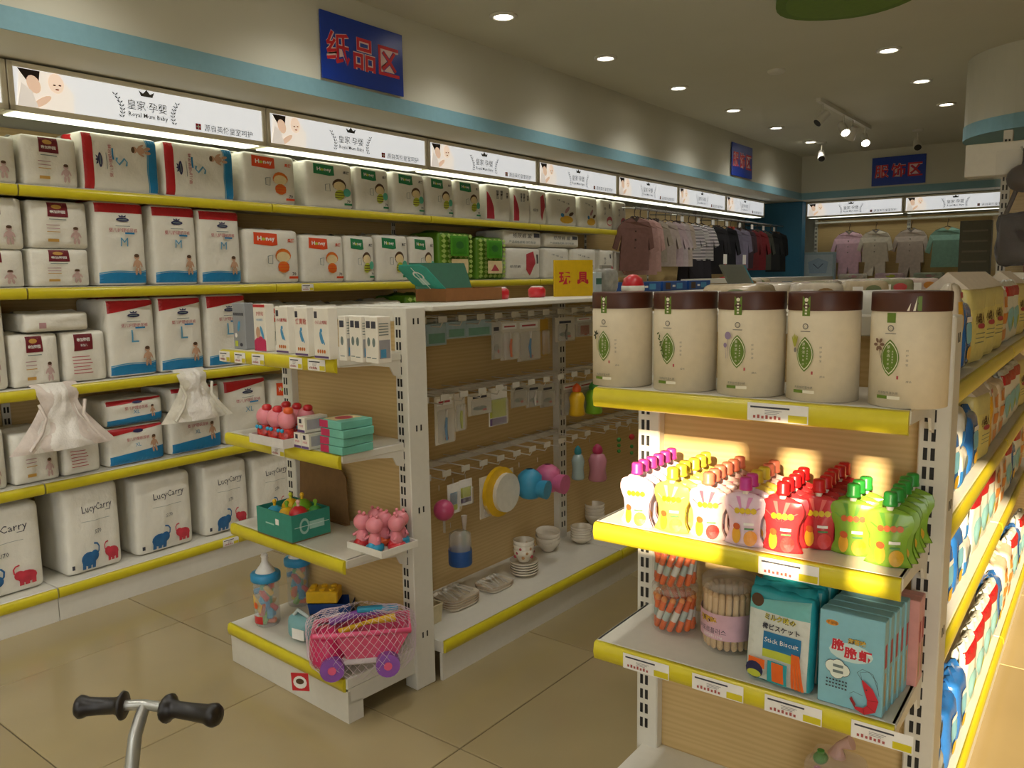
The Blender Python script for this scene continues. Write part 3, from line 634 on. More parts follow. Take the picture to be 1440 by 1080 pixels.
LRO, LRA = Vector((-1.838, 2.03, 0)), math.radians(88)
for k in range(3):
    o = LRO + Vector((math.cos(LRA), math.sin(LRA), 0)) * (1.2 * k)
    run_bay(o, LRA, 1.198, [], 'gondola bay with hooks of baby accessories above bowls, %s' % ('beside the toy endcap', 'second from the toy endcap', 'third from the toy endcap')[k], hooks=(1.235, .955, .675) if k < 2 else (1.235,))
REO = Vector((-.26, 1.857, 0)); ZR = [1.152, .838, .548]
endcap(REO, 0, .715, ZR, 'white endcap shelf with wooden back holding canisters and pouches', {0: [(.36, .12)], 1: [(.39, .12)], 2: [(.08, .115), (.25, .115), (.41, .115), (.58, .11)]}, dep=.261)
for k in range(2):
    run_bay(Vector((-.272, 1.955 + 1.2 * k, 0)), R90, 1.198, ZR, 'gondola bay of snack bags facing the sunlit aisle, %s' % ('beside the canister endcap', 'second from the canister endcap', 'third from the canister endcap')[k], dep=.33, cap=True)
    run_bay(Vector((-.965, 1.955 + 1.2 * (k + 1), 0)), -R90, 1.198, ZR, 'gondola bay facing the toy aisle, %s' % ('beside the canister endcap', 'second from the canister endcap', 'third from the canister endcap')[k], dep=.32)
# ================================================================== goods on the toy endcap
def box_item(name, w, h, d, body, draw, label, cat, loc, rot, group=None, side=None):
    t = thing(name, label, cat, loc, rot, group)
    MB().box(-w / 2, w / 2, 0, d, 0, h, b=.0015).build('carton', body, t)
    if draw: p = PR(); draw(p, w, h); p.build('front_print', flat(), t, eps=.0004)
    if side: p = PR(); side(p, d, h); p.build('side_print', lambda x, z, e: (w / 2 + e, x, z), t, eps=.0004)
    return t
def on(px, py, z): p = P3(px, py, 2, z + .001); return Vector((p.x, p.y, z + .001))
CW = M('#e8e2d4', .5, nz=.02); C_SKY = M('#4b93bd', .5); C_PUR = M('#5b3f74', .5); C_GREY = M('#8f9296', .4, nz=.03); C_MAG = M('#c0285a', .45)
def d_med(title, tcol):
    def d(p, w, h):
        p.rect(-w * .42, h * .8, -w * .22, h * .93, INK, 1, 1); p.text(title, w * .02, h * .72, w * .8, tcol, bold=.02); p.ell(w * .02, h * .42, w * .1, h * .13, C_SKY, rot=.3); p.ell(w * .02, h * .56, w * .08, h * .04, C_SKY)
        p.ell(w * .14, h * .36, w * .05, h * .1, C_SKY, 8, .6); [p.ell(w * (-.22 + .15 * k), h * .15, w * .06, h * .04, M('#c8702c', .5, nz=0), 8) for k in range(4)]; p.rect(-w * .48, h * .02, w * .48, h * .06, C_PUR, 1, 1)
    return d
def d_redbox(p, w, h):
    p.rect(-w * .49, h * .93, w * .49, h * .99, RED, 1, 1); p.text('护脐贴', w * .05, h * .8, w * .6, RED); p.text('10贴装婴儿', w * .05, h * .67, w * .6, C_SKY); p.band(-w * .49, w * .49, lambda t: h * .01, lambda t: h * (.22 + .1 * math.sin(t * 3)), C_MAG, 8, 1); p.ell(-w * .15, h * .4, w * .17, h * .12, C_SK); p.ell(w * .2, h * .4, w * .1, h * .15, C_SKY, rot=.4)
def d_greyc(p, w, h):
    [p.rect(w * (-.42 + .17 * k), h * .73, w * (-.29 + .17 * k), h * .79, INK, 1, 1) for k in range(5)]; p.ell(0, h * .5, w * .1, h * .12, C_SKY, rot=-.3); p.ell(-w * .25, h * .3, w * .1, h * .05, PAPER); p.rect(-w * .35, h * .06, -w * .12, h * .18, C_YG, 1, 1); p.ell(w * .15, h * .1, w * .12, h * .04, INK)
meds = [(338, 491, .082, .162, C_GREY, d_greyc, 'grey clear-fronted plaster card box at the end of the top toy shelf'), (367, 494, .074, .160, CW, d_redbox, 'white plaster box with red top band and magenta foot'),
        (398, 497, .074, .152, CW, d_med('小儿腹泻贴', RED), 'white plaster box with green leaves beside the red topped box'), (425, 501, .072, .152, CW, d_med('健胃贴', M('#c0544a', .5)), 'white plaster box with purple foot between two similar boxes'), (453, 505, .076, .154, CW, d_med('小儿止咳贴', M('#b8484a', .5)), 'white plaster box with purple foot beside the slim cartons')]
for (px, py, w_, h_, c, dr_, lb) in meds: box_item('plaster_box', w_, h_, .035, c, dr_, lb, 'box', on(px, py, ZL[0]), LEA - .02)
for k in range(5):
    box_item('slim_carton', .033, .132, .05, CW, lambda p, w, h: (p.rect(-w * .3, h * .75, w * .3, h * .9, INK, 1, 1), p.ell(0, h * .45, w * .2, h * .1, C_GRT), p.rect(-w * .3, h * .1, w * .3, h * .12, C_GRT, 1, 1)),
             'slim white and grey medicine carton in the row beside the plaster boxes', 'box', on(478, 508, ZL[0]) + Vector((math.cos(LEA), math.sin(LEA), 0)) * (.036 * k) + Vector((0, .012 + (k % 2) * .012, 0)), LEA, 'slim cartons on the top toy shelf',
             side=lambda p, d, h: (p.rect(d * .1, h * .1, d * .9, h * .5, M('#9b9a9c', .5), 1, 1), p.rect(d * .2, h * .12, d * .6, h * .3, C_SKY, 1, 1), [p.rect(d * .1, h * (.6 + .06 * q), d * .8, h * (.62 + .06 * q), C_GRT, 1, 1) for q in range(5)]))
# candy bottles with pink rounded heads on a white tray
PINK = M('#e58b95', .35); REDG = M('#c8202a', .3, coat=.5); ORG = M('#e8632a', .35); TURQ = M('#2fa0c8', .4)
def tray(name, loc, w, d, h, label, rot, col=WHITE):
    t = thing(name, label, 'tray', loc, rot)
    MB().box(-w / 2, w / 2, 0, d, 0, .004).build('tray_floor', col, t)
    for q in ((-w / 2, w / 2, 0, .004), (-w / 2, w / 2, d - .004, d), (-w / 2, -w / 2 + .004, .004, d - .004), (w / 2 - .004, w / 2, .004, d - .004)): MB().box(q[0], q[1], q[2], q[3], .004, h).build('tray_wall', col, t)
    return t
tl = on(372, 627, ZL[1]) ; tray('display_tray', tl + Vector((0, .006, 0)), .20, .17, .03, 'low white carton tray under the pink candy bottles', LEA, M('#d8d2cc', .6))
def candy(cap):
    t = thing('candy_bottle', 'x', 'toy')
    MB().lathe([(.001, 0), (.026, 0), (.029, .01), (.029, .04), (.024, .052), (.02, .056)], 14).build('candy_jar', M('#b83028', .2, nz=.5, ns=90, name='candy_mix'), t)
    MB().ball((0, 0, .082), .033, 0, 14, 9, (1, .85, 1)).build('rounded_head', PINK, t)
    MB().lathe([(.012, .104), (.016, .108), (.016, .118), (.010, .124), (.001, .125)], 12, c=(.012, 0, 0)).build('screw_cap', cap, t)
    b = MB().ball((-.010, -.026, .05), .007, 0, 8, 5).ball((.010, -.026, .05), .007, 0, 8, 5).build('bow', TURQ, t)
    return t
ck, co = Kind(candy(REDG)), Kind(candy(ORG))
ex, ey = Vector((math.cos(LEA), math.sin(LEA), 0)), Vector((-math.sin(LEA), math.cos(LEA), 0))
for i in range(3):
    for j in range(2):
        k = co if i == 2 and j == 0 else ck
        k.put(tl + ex * (-.058 + .062 * i) + ey * (.045 + .075 * j) + Vector((0, 0, .0045)), LEA, label='pink headed candy bottle with orange cap in the white tray' if k is co else 'pink headed candy bottle with red cap in the white tray', group=None if k is co else 'red capped candy bottles')
for k, (dx, dz, lb) in enumerate(((-.021, 0, 'small white ointment box, lower one beside the candy tray'), (.021, 0, 'small white ointment box, lower one beside the flat teal boxes'), (.003, .052, 'small white ointment box stacked on two others'))):
    p = on(424, 631, ZL[1]); box_item('ointment_box', .04, .05, .09, CW, lambda p, w, h: (p.rect(-w * .25, h * .62, w * .1, h * .9, INK, 1, 1), p.text('护臀膏', 0, h * .45, w * .6, C_MAG), p.rect(-w * .49, h * .04, w * .49, h * .2, C_PUR, 1, 1)), lb, 'box', p + ex * dx + Vector((0, 0, dz)), LEA, side=lambda p, d, h: p.rect(d * .1, h * .2, d * .9, h * .85, M('#b4aeb4', .5), 2, 1))
TEALP = M('#6fb8a4', .45); 
for k in range(4):
    p = on(467, 638, ZL[1]); z = .0265 * k
    b = box_item('flat_gift_box', .115, .025, .12, TEALP, lambda p, w, h: p.rect(-w * .49, h * .04, -w * .1, h * .96, C_MAG, 1, 1), 'flat teal and magenta carton, %s of the stack' % ('bottom', 'second', 'third', 'top')[k], 'box', p + ex * (.004 * ((k * 7) % 3 - 1)) + Vector((0, 0, z)), LEA + .03 * ((k * 5) % 3 - 1))
    if k == 3:
        q = PR(); q.rect(-.05, .01, .02, .11, C_CRM, 1, 1); q.ell(-.01, .06, .028, .03, C_REDT); q.build('lid_print', lambda x, z, e: (x, z, .025 + e), b, eps=.0004)
# teal open carton with small toys, kraft card behind, tray of pink figures
TEAL = M('#2f8a78', .5); KRAFT = M('#7a5a34', .75, nz=.08)
p0 = on(385, 757, ZL[2]) + ey * .004
t = thing('open_carton', 'teal open display carton full of small round toys', 'carton', p0, LEA)
MB().box(-.105, .105, 0, .155, 0, .004).build('carton_floor', KRAFT, t)
for q in ((-.105, .105, 0, .004), (-.105, .105, .151, .155), (-.105, -.101, .004, .151), (.101, .105, .004, .151)): MB().box(q[0], q[1], q[2], q[3], .004, .095).build('carton_wall', TEAL, t)
pr = PR(); pr.ell(.05, .05, .02, .028, M('#9ec9bb', .5)); pr.ell(.05, .05, .013, .019, TEAL); pr.rect(.07, .035, .13, .062, M('#9ec9bb', .5), 1, 1); pr.rect(.01, .049, .15, .051, M('#cfe3da', .5), 2, 1); pr.build('side_print', lambda x, z, e: (.105 + e, x, z), t)
pr = PR(); pr.rect(-.05, .045, .0, .05, M('#9ec9bb', .5), 1, 1); pr.rect(.01, .05, .03, .07, PAPER, 1, 1); pr.build('front_print', flat(), t)
def small_toy(col, loc, r, label, nub, tag=False):
    t = thing('rattle_ball', label, 'toy', loc, random.uniform(0, 3))
    MB().ball((0, 0, r), r, 0, 14, 8).build('ball_body', col, t)
    MB().cyl((0, 0, 2 * r - .003), (0, 0, 2 * r + .012), .005, n=8).ball((0, 0, 2 * r + .014), .008, 0, 8, 5).build('top_knob', nub, t)
    b = MB().tube([(r * .98 * math.cos(a), r * .98 * math.sin(a), r) for a in [2 * math.pi * i / 14 for i in range(15)]], .003, 5, caps=False).build('ring_band', nub, t)
    if tag: MB().box(-.03, .03, -r - .012, -r - .010, r * .9, r * .9 + .025).build('paper_tag', PAPER, t)
YLW = M('#e2b420', .35); LGRN = M('#7fb52a', .35); GRNT = M('#3c8f3c', .4)
for (dx, dy, r, c, nb, lb, z) in ((-.062, .045, .030, TURQ, YLW, 'blue rattle ball with a yellow knob in the teal carton', .035), (-.045, .1, .033, YLW, M('#c8d43a', .4), 'yellow rattle ball in the teal carton', .045), (.005, .05, .03, YLW, LGRN, 'yellow rattle ball with paper tag in the teal carton', .04),
        (.012, .108, .034, LGRN, YLW, 'lime green rattle ball with yellow knob in the teal carton', .05), (.066, .055, .034, REDG, M('#e8b8b0', .4), 'red speckled rattle ball in the teal carton', .045), (.072, .12, .026, GRNT, LGRN, 'dark green rattle ball behind the red one', .05)):
    small_toy(c, p0 + ex * dx + ey * dy + Vector((0, 0, z)), r, lb, nb, 'tag' in lb)
k0 = LEO + ex * -.47 + ey * -.012
t = thing('kraft_card', 'brown kraft carton lid leaning on the wooden back panel', 'card', (k0.x, k0.y, ZL[2] + .001), (math.radians(-3), 0, LEA))
MB().prism([(-.15, 0), (.15, 0), (.13, .17), (.09, .205), (-.15, .205)], -.004, 0, lambda u, v, d: (u, d, v)).build('lid_panel', KRAFT, t); MB().box(-.15, .15, -.02, -.004, 0, .004).build('lid_flap', KRAFT, t)
t0 = on(510, 780, ZL[2]) - ex * .012 + ey * .012
tray('display_tray', t0 + ex * .004, .175, .155, .022, 'low white square tray holding the pink toy figures', LEA)
def figure(c):
    t = thing('toy_figure', 'x', 'toy'); MB().lathe([(.001, 0), (.026, 0), (.03, .006), (.03, .016), (.02, .022)], 14).ball((.0, -.014, .018), .014, 0, 10, 6).build('ride_base', c, t)
    MB().lathe([(.018, .018), (.021, .03), (.018, .05), (.011, .06)], 14).build('body', PINK, t)
    MB().ball((0, 0, .083), .029, 0, 14, 9, (1, .95, .95)).build('head', PINK, t)
    MB().ball((-.012, 0, .113), .006, 0, 8, 5).ball((.012, 0, .113), .006, 0, 8, 5).build('ears', PINK, t)
    MB().tube([(-.02, -.004, .045), (-.03, -.016, .036)], .005, 6).tube([(.02, -.004, .045), (.03, -.016, .036)], .005, 6).build('arms', PINK, t)
    return t
FG = [Kind(figure(c)) for c in (TURQ, REDG, ORG)]
for i, (dx, dy, c, lb) in enumerate(((-.045, .035, 1, 'pink toy figure on a red base at the front of the tray'), (.02, .033, 0, 'pink toy figure on a blue base at the front of the tray'), (.06, .09, 1, 'pink toy figure on a red base at the side of the tray'), (-.055, .1, 2, 'pink toy figure on an orange base beside the teal carton'), (-.005, .095, 2, 'pink toy figure on an orange base in the middle of the tray'), (.03, .135, 0, 'pink toy figure on a blue base at the back of the tray'))):
    FG[c].put(t0 + ex * dx + ey * dy + Vector((0, 0, .0045)), LEA + random.uniform(-.5, .5), label=lb)
# base shelf toys
BZ = .15
def bottle_jar(loc, label, s, yel):
    t = thing('toy_jar', label, 'toy', loc, .5); t.scale = (s, s, s)
    MB().lathe([(.001, .002), (.042, .002), (.046, .012), (.046, .06), (.043, .085), (.046, .11), (.046, .15), (.036, .168)], 20).build('clear_jar', M('#dfe6e6', .08, nz=0, alpha=.28, name='clear_jar'), t)
    MB().lathe([(.034, .168), (.052, .168), (.054, .175), (.054, .192), (.050, .197), (.03, .199)], 20).build('blue_ring', M('#2f8fc0', .4), t)
    MB().lathe([(.036, .199), (.03, .21), (.02, .222), (.012, .236), (.011, .25), (.014, .256), (.011, .265), (.001, .268)], 16).build('teat_cap', M('#e4e2dc', .4), t)
    cols = [ORG, REDG, LGRN, C_BLU, YLW, TURQ, GRNT]
    for k in range(22):
        a = k * 2.4; r = .024 * (.35 + .65 * ((k * 37) % 10) / 10); z = .014 + .0066 * k
        MB().box(-.024, .024, -.011, .011, -.009, .009, b=.004).build('plastic_brick', cols[k % 7], t, (r * math.cos(a), r * math.sin(a), z), (k * .7, k * 1.1, k * .4))
    if yel:
        pr = PR(); pr.poly([(-.03, .07), (.022, .055), (.03, .085), (-.03, .115)], YLW); pr.ell(0, .082, .012, .012, ORG); pr.rect(-.03, .014, .03, .042, REDG, 6, 1)
        pr.build('jar_sticker', lambda x, z, e: (.0466 * math.sin(x / .046 - .6), -.0466 * math.cos(x / .046 - .6), z), t)
bottle_jar(on(367, 880, BZ) + ey * .03, 'feeding-bottle shaped jar of bricks with orange sticker at the shelf corner', 1.0, True)
bottle_jar(on(415, 851, BZ) + ey * .02, 'feeding-bottle shaped jar of bricks behind the stickered one', .96, False)
PKT = M('#e0557c', .35, coat=.3); PURP = M('#8a4fa8', .35); HOT = M('#d42c66', .35, coat=.3)
t = thing('toy_truck', 'pink plastic tipper toy truck with purple wheels in a net', 'toy truck', on(492, 940, BZ) + ey * .02 + ex * .02, LEA + math.radians(50)); t.scale = (1.12, 1.12, 1.12)
def trap(mb, x0, x1, X0, X1, y, Y, z0, z1, m=0): return mb.add([(x0, -y, z0), (x1, -y, z0), (x1, y, z0), (x0, y, z0), (X0, -Y, z1), (X1, -Y, z1), (X1, Y, z1), (X0, Y, z1)], [(0, 1, 5, 4), (1, 2, 6, 5), (2, 3, 7, 6), (3, 0, 4, 7), (0, 3, 2, 1)], m)
MB().box(-.105, .125, -.045, .045, .03, .052, b=.006).build('chassis', M('#d9cfd0', .4), t)
MB().lathe([(.001, 0), (.056, .0), (.062, .02), (.058, .075), (.044, .092), (.001, .096)], 16, c=(-.085, 0, .03), sx=.85, sy=1).build('cab', HOT, t)
tb = trap(MB(), -.03, .11, -.06, .15, .045, .062, .05, .13); tb.tube([(-.12, -.05, .128), (-.06, -.062, .13), (.15, -.062, .13), (.15, .062, .13), (-.06, .062, .13), (-.12, .05, .128), (-.12, -.05, .128)], .008, 6); tb.build('tipper_bed', PKT, t)
for x in (-.07, .085):
    for s in (-1, 1):
        wh = MB().cyl((x, s * .046, .034), (x, s * .074, .034), .034, n=18).build('wheel', PURP, t)
        MB().cyl((x, s * .0745, .034), (x, s * .077, .034), .012, n=10).build('hub', PKT, wh)
MB().tube([(-.05, -.02, .12), (.02, .0, .135), (.11, .01, .142)], [.012, .006, .014], 8).build('sand_shovel', YLW, t)
MB().tube([(-.08, .04, .128), (.0, .046, .146), (.09, .05, .152)], .012, 8).build('purple_rake', PURP, t); MB().box(.0, .12, .03, .055, .152, .166, b=.004).build('blue_handle', TURQ, t)
NETC = M('#d8c8d0', .5, nz=0)
nb = MB(); ring = lambda z, a: [((.155 * a) * math.cos(q) + .012, (.088 * a) * math.sin(q), z + .004 * math.sin(5 * q)) for q in [2 * math.pi * i / 40 for i in range(40)]]
R_ = [ring(.004, .8), ring(.03, .96), ring(.06, 1.0), ring(.09, 1.0), ring(.12, 1.02), ring(.15, 1.0), ring(.172, .75), ring(.18, .4)]
for j in range(len(R_) - 1):
    for i in range(40):
        for k_ in (1, -1): nb.tube([R_[j][i], R_[j + 1][(i + k_ * (1)) % 40]], .0006, 3, caps=False, sm=False)
nb.build('net_bag', NETC, t, kind='stuff')
tg = MB().box(-.025, .025, -.002, 0, -.055, 0).build('hang_tag', M('#c8262e', .5), t, (-.16, -.06, .03), (.1, 0, -.3)); pr = PR(); pr.ell(0, -.028, .02, .02, PAPER); pr.ell(0, -.025, .012, .009, C_BRN); pr.build('tag_print', flat(-.002), tg)
t = thing('toy_loader', 'blue and yellow toy loader with studded yellow block behind the pink truck', 'toy truck', on(436, 885, BZ) + ey * .09, LEA + .7)
trap(MB(), -.06, .08, -.07, .09, .04, .045, .01, .085).box(-.06, .08, -.04, .04, .01, .02).build('blue_body', M('#274a8e', .4), t)
yb = MB().box(-.075, .04, -.045, .035, .086, .13, b=.004).build('yellow_block', YLW, t)
for i in range(3):
    for j in range(2): MB().cyl((-.055 + .036 * i, -.025 + .036 * j, .13), (-.055 + .036 * i, -.025 + .036 * j, .138), .011, n=10).build('stud', YLW, yb)
for x in (-.05, .06):
    for s in (-1, 1): MB().cyl((x, s * .044, .024), (x, s * .062, .024), .024, n=14).build('wheel', M('#33343c', .5), t)
t = thing('plush_pouch', 'pale teal flat toy pouch with white tag lying in front of the bottle jars', 'toy', on(408, 905, BZ) + ey * .03, LEA + .2)
b = Bag(.10, .085, .05, .02, .008, .004, 31); b.mesh(5).build('pouch_body', M('#7fb0b4', .6), t); MB().box(-.01, .045, -.014, -.0125, .012, .05).build('paper_tag', PAPER, t); MB().tube([(-.03, .02, .08), (0, .01, .11), (.04, .02, .085)], .007, 6).build('carry_loop', M('#b9c4c2', .6), t)
# ================================================================== hanging goods and bowls on the accessory bays
rx = Vector((math.cos(LRA), math.sin(LRA), 0)); ry = Vector((-math.sin(LRA), math.cos(LRA), 0))
XH = -1.99
def hang(name, px0, px1, py0, py1, card, draw, label, cat='hanging pack', d=.02, extra=None, x=XH):
    a, b = P3(px0, (py0 + py1) / 2, 0, x), P3(px1, (py0 + py1) / 2, 0, x); zt, zb = P3((px0 + px1) / 2, py0, 0, x).z, P3((px0 + px1) / 2, py1, 0, x).z
    w_, h_ = b.y - a.y, zt - zb
    t = thing(name, label, cat, (x, (a.y + b.y) / 2, zb), LRA + random.uniform(-.12, .05))
    if card:
        MB().box(-w_ / 2, w_ / 2, 0, .003, 0, h_).build('backing_card', card, t)
        MB().box(-w_ * .42, w_ * .42, -d, -.0005, h_ * .03, h_ * .72, b=.006).build('clear_blister', M('#dcd8ce', .1, nz=0, alpha=.22, name='blister'), t)
    if draw: p = PR(); draw(p, w_, h_); p.build('card_print', flat(), t, eps=.0005)
    MB().tube([(0, .0015, h_), (0, .0015, h_ + .02)], .0015, 4).build('hang_loop', M('#c8c4ba', .4), t)
    if extra: extra(t, w_, h_)
    return t
def brush(c1, c2):
    def e(t, w, h):
        MB().tube([(0, -.010, h * .08), (-w * .05, -.011, h * .35), (0, -.011, h * .55)], [.004, .006, .004], 8).build('handle', c1, t); MB().tube([(0, -.011, h * .55), (0, -.011, h * .72)], [.003, .005], 8).build('tip', c2, t)
    return e
def bottle(c1, c2):
    def e(t, w, h):
        MB().lathe([(.001, 0), (w * .28, 0), (w * .31, h * .05), (w * .26, h * .3), (w * .31, h * .55), (w * .22, h * .7), (w * .13, h * .74)], 14, c=(0, -w * .33, 0)).build('bottle_body', c1, t)
        MB().lathe([(w * .15, h * .74), (w * .18, h * .8), (w * .15, h * .9), (w * .07, h * .97), (.001, h)], 12, c=(0, -w * .33, 0)).build('bottle_cap', c2, t)
    return e
CARD = M('#d8d0c0', .6, nz=.03); CARDG = M('#c4bfb4', .6)
dots = lambda p, w, h: (p.ell(w * .1, h * .1, w * .1, h * .04, RED), p.rect(-w * .4, h * .8, w * .4, h * .95, PAPER, 1, 1), p.rect(-w * .3, h * .85, w * .3, h * .89, C_REDT, 1, 1))
dark = lambda p, w, h: (p.ell(0, h * .3, w * .3, h * .1, C_GRT), p.rect(-w * .3, h * .75, w * .3, h * .85, INK, 1, 1), p.ell(w * .2, h * .2, w * .1, h * .05, C_REDT))
for k, (a, b, c, d) in enumerate(((600, 628, 455, 486), (630, 654, 452, 476), (657, 690, 450, 473))):
    hang('comb_box', a, b, c, d, None, None, 'white and teal windowed carton hanging on the top hooks, %s' % ('beside the endcap post', 'between two similar cartons', 'with green leaf print')[k], 'box',
         extra=lambda t, w, h: (MB().box(-w / 2, w / 2, 0, .08, 0, h, b=.002).build('carton', M('#9cb0b4', .5), t), MB().box(-w * .4, w * .4, -.0008, -.0001, h * .1, h * .55).build('side_print', M('#6f9a86', .5), t)))
hang('toy_card', 692, 704, 452, 505, CARDG, dark, 'narrow grey hanging card in the top hook row'); hang('tableware_card', 706, 727, 452, 506, CARD, dots, 'cream card with an orange baby spoon', extra=brush(ORG, CARD)); hang('tableware_card', 729, 758, 450, 507, CARD, dots, 'cream card with a blue baby toothbrush on the top hooks', extra=brush(C_BLU, PAPER))
hang('tableware_card', 760, 770, 449, 500, M('#b98f2c', .5), None, 'yellow narrow hanging card in the top hook row'); hang('clip_card', 783, 806, 446, 480, CARD, dark, 'cream square hanging card with dark clip', extra=brush(M('#33343c', .5), INK)); hang('tableware_card', 811, 831, 445, 473, CARDG, lambda p, w, h: (p.rect(-w * .2, h * .1, w * .3, h * .55, RED, 1, 1), dots(p, w, h)), 'grey hanging card with red panel on the top hooks')
hang('toothbrush_card', 612, 638, 556, 624, CARD, dots, 'cream card with a long blue toothbrush beside the post', extra=brush(C_BLU, PAPER)); hang('toothbrush_card', 640, 653, 553, 606, CARD, None, 'narrow cream card with a lime toothbrush', extra=brush(C_YG, PAPER)); hang('clip_card', 660, 689, 552, 583, CARD, dark, 'cream square card with small dark clips on the middle hooks')
hang('teether_card', 689, 712, 545, 598, PAPER, lambda p, w, h: (p.rect(-w * .46, h * .02, w * .46, h * .2, C_PUR, 1, 1), p.rect(-w * .46, h * .22, w * .46, h * .7, C_YG, 1, 1)), 'card with green panel and purple foot on the middle hooks'); 
for k, (a, b, lb) in enumerate(((719, 740, 'grey card with small pale clips beside the green one'), (742, 759, 'grey card with a white spoon on the middle hooks'), (761, 779, 'grey card with pale parts next to the bay upright'))): hang('clip_card', a, b, 540, 572, CARDG, dark, lb, extra=brush(PAPER, PAPER) if k == 1 else None)
hang('teether_pack', 791, 811, 538, 583, CARDG, dots, 'clear pack with a yellow squeeze teether', extra=bottle(YLW, ORG)); hang('teether_pack', 813, 834, 535, 580, CARDG, dots, 'clear pack with a green squeeze teether', extra=bottle(LGRN, GRNT))
hang('rattle', 608, 629, 690, 748, None, None, 'pink ball rattle hanging beside the endcap post', 'toy', extra=lambda t, w, h: (MB().ball((0, -.02, h * .55), w * .48, 0, 12, 8).build('rattle_ball', M('#c85078', .35), t), MB().tube([(0, -.02, h * .35), (0, -.02, 0)], .005, 6).build('rattle_handle', M('#c8c0b0', .4), t)))
hang('sponge_card', 630, 646, 680, 722, PAPER, lambda p, w, h: (p.rect(-w * .3, h * .3, w * .3, h * .7, C_SKY, 1, 1), p.rect(-w * .3, h * .1, w * .3, h * .28, C_YG, 1, 1)), 'white card with blue panel hung on the lowest hooks'); hang('sponge_card', 647, 663, 674, 710, PAPER, lambda p, w, h: (p.rect(-w * .4, h * .1, w * .4, h * .28, C_PUR, 1, 1), p.rect(-w * .4, h * .3, w * .4, h * .7, C_YG, 1, 1)), 'white card with lime and purple panels on the lowest hooks')
hang('feeding_bottle', 623, 646, 742, 790, None, None, 'clear feeding bottle with blue base low beside the post', 'bottle', extra=lambda t, w, h: (MB().lathe([(.001, 0), (w * .45, 0), (w * .48, h * .05), (w * .48, h * .45)], 14, c=(0, -w * .5, 0)).build('blue_cup', M('#2a5aa0', .4), t), MB().lathe([(w * .47, h * .45), (w * .44, h * .9), (w * .2, h)], 14, c=(0, -w * .5, 0)).build('clear_cup', M('#cfcac0', .2, nz=0, alpha=.4), t)))
hang('bottle_brush', 645, 656, 715, 775, None, None, 'green handled bottle brush low on the hooks', 'brush', extra=lambda t, w, h: (MB().tube([(0, -.01, 0), (0, -.01, h * .5)], .009, 8).build('handle', M('#4f8a2a', .4), t), MB().tube([(0, -.01, h * .5), (0, -.01, h * .85)], [.006, .012], 8).build('bristle_head', M('#cfc0b0', .7), t)))
def plate(t, w, h):
    c = (0, -.018, h * .55)
    MB().cyl((0, -.004, c[2]), (0, -.022, c[2]), w * .46, n=22).build('yellow_plate', YLW, t); MB().cyl((w * .1, -.022, c[2] - .006), (w * .1, -.04, c[2] - .006), w * .36, n=22).build('white_lid', M('#d9d4c4', .4), t)
hang('bowl_pack', 675, 722, 665, 722, CARD, None, 'round yellow suction bowl with white lid on a card', extra=plate)
def cup(c):
    def e(t, w, h):
        MB().lathe([(.001, 0), (w * .3, 0), (w * .42, h * .1), (w * .44, h * .75), (w * .3, h * .9), (w * .12, h)], 16, c=(0, -w * .45, 0)).build('cup_body', c, t)
        MB().cyl((w * .05, -w * .8, h * .35), (w * .1, -w * 1.15, h * .33), w * .3, w * .34, n=14).build('cup_spout', c, t)
    return e
hang('training_cup', 719, 742, 657, 697, None, None, 'blue training cup hung on the lowest hooks', 'cup', extra=cup(M('#3a93b8', .4))); hang('training_cup', 745, 768, 650, 687, None, None, 'pink training cup hung on the lowest hooks', 'cup', extra=cup(M('#d06a92', .4)))
hang('training_bottle', 797, 813, 625, 672, None, None, 'teal capped clear drinking bottle on the lowest hooks', 'bottle', extra=bottle(M('#a8bcbc', .2, nz=0), M('#2c8088', .4))); hang('training_bottle', 818, 840, 622, 673, None, None, 'pink drinking bottle on the lowest hooks', 'bottle', extra=bottle(M('#d08a9c', .25, nz=0), M('#c83a6a', .4)))
hang('beaded_clip', 863, 873, 610, 650, None, None, 'pack of green beaded pacifier chain', 'hanging pack', extra=lambda t, w, h: MB().ball((0, -.01, h * .8), .012, 0, 8, 5).ball((0, -.01, h * .6), .01, 0, 8, 5).ball((0, -.01, h * .4), .01, 0, 8, 5).build('beads', GRNT, t)); hang('beaded_clip', 880, 892, 605, 650, None, None, 'pack of red and green beaded pacifier chain', 'hanging pack', extra=lambda t, w, h: (MB().ball((0, -.01, h * .8), .016, 0, 8, 5).build('clip_disc', REDG, t), MB().ball((0, -.01, h * .5), .01, 0, 8, 5).ball((0, -.01, h * .3), .01, 0, 8, 5).build('beads', GRNT, t)))
# crockery
CER = M('#e4dac6', .22, nz=.02, coat=.4); CERD = M('#b98a5a', .4)
BSZ = .146
def stack(name, loc, n, rt, rb, h, step, label, cat, tilt=0, deco=False, mats=CER):
    for k in range(n):
        t = thing(name, label % ['bottom', 'second', 'third', 'fourth', 'fifth', 'sixth'][k] if '%s' in label else label, cat, Vector(loc) + Vector((0, 0, step * k)), (tilt * (k > 0), 0, k * .4))
        MB().lathe([(.001, 0), (rb, 0), (rb * 1.02, .004), (rt * .9, h * .5), (rt, h), (rt - .004, h), (rt * .88, h * .55), (rb, .008), (.001, .007)], 24).build('bowl_shell', mats, t)
        MB().lathe([(rb * .8, -.0003), (rb * .8, .003), (rb * .7, .003), (rb * .7, -.0003)], 20).build('foot_ring', mats, t)
        if deco:
            for q in range(6): MB().ball(((rt * .86) * math.cos(q * 1.05), (rt * .86) * math.sin(q * 1.05), h * .45), .008, 0, 7, 4).build('painted_spot', CERD if q % 2 else C_REDT, t)
    return Vector(loc) + Vector((0, 0, step * n))
bp = on(745, 809, BSZ) + ry * .03
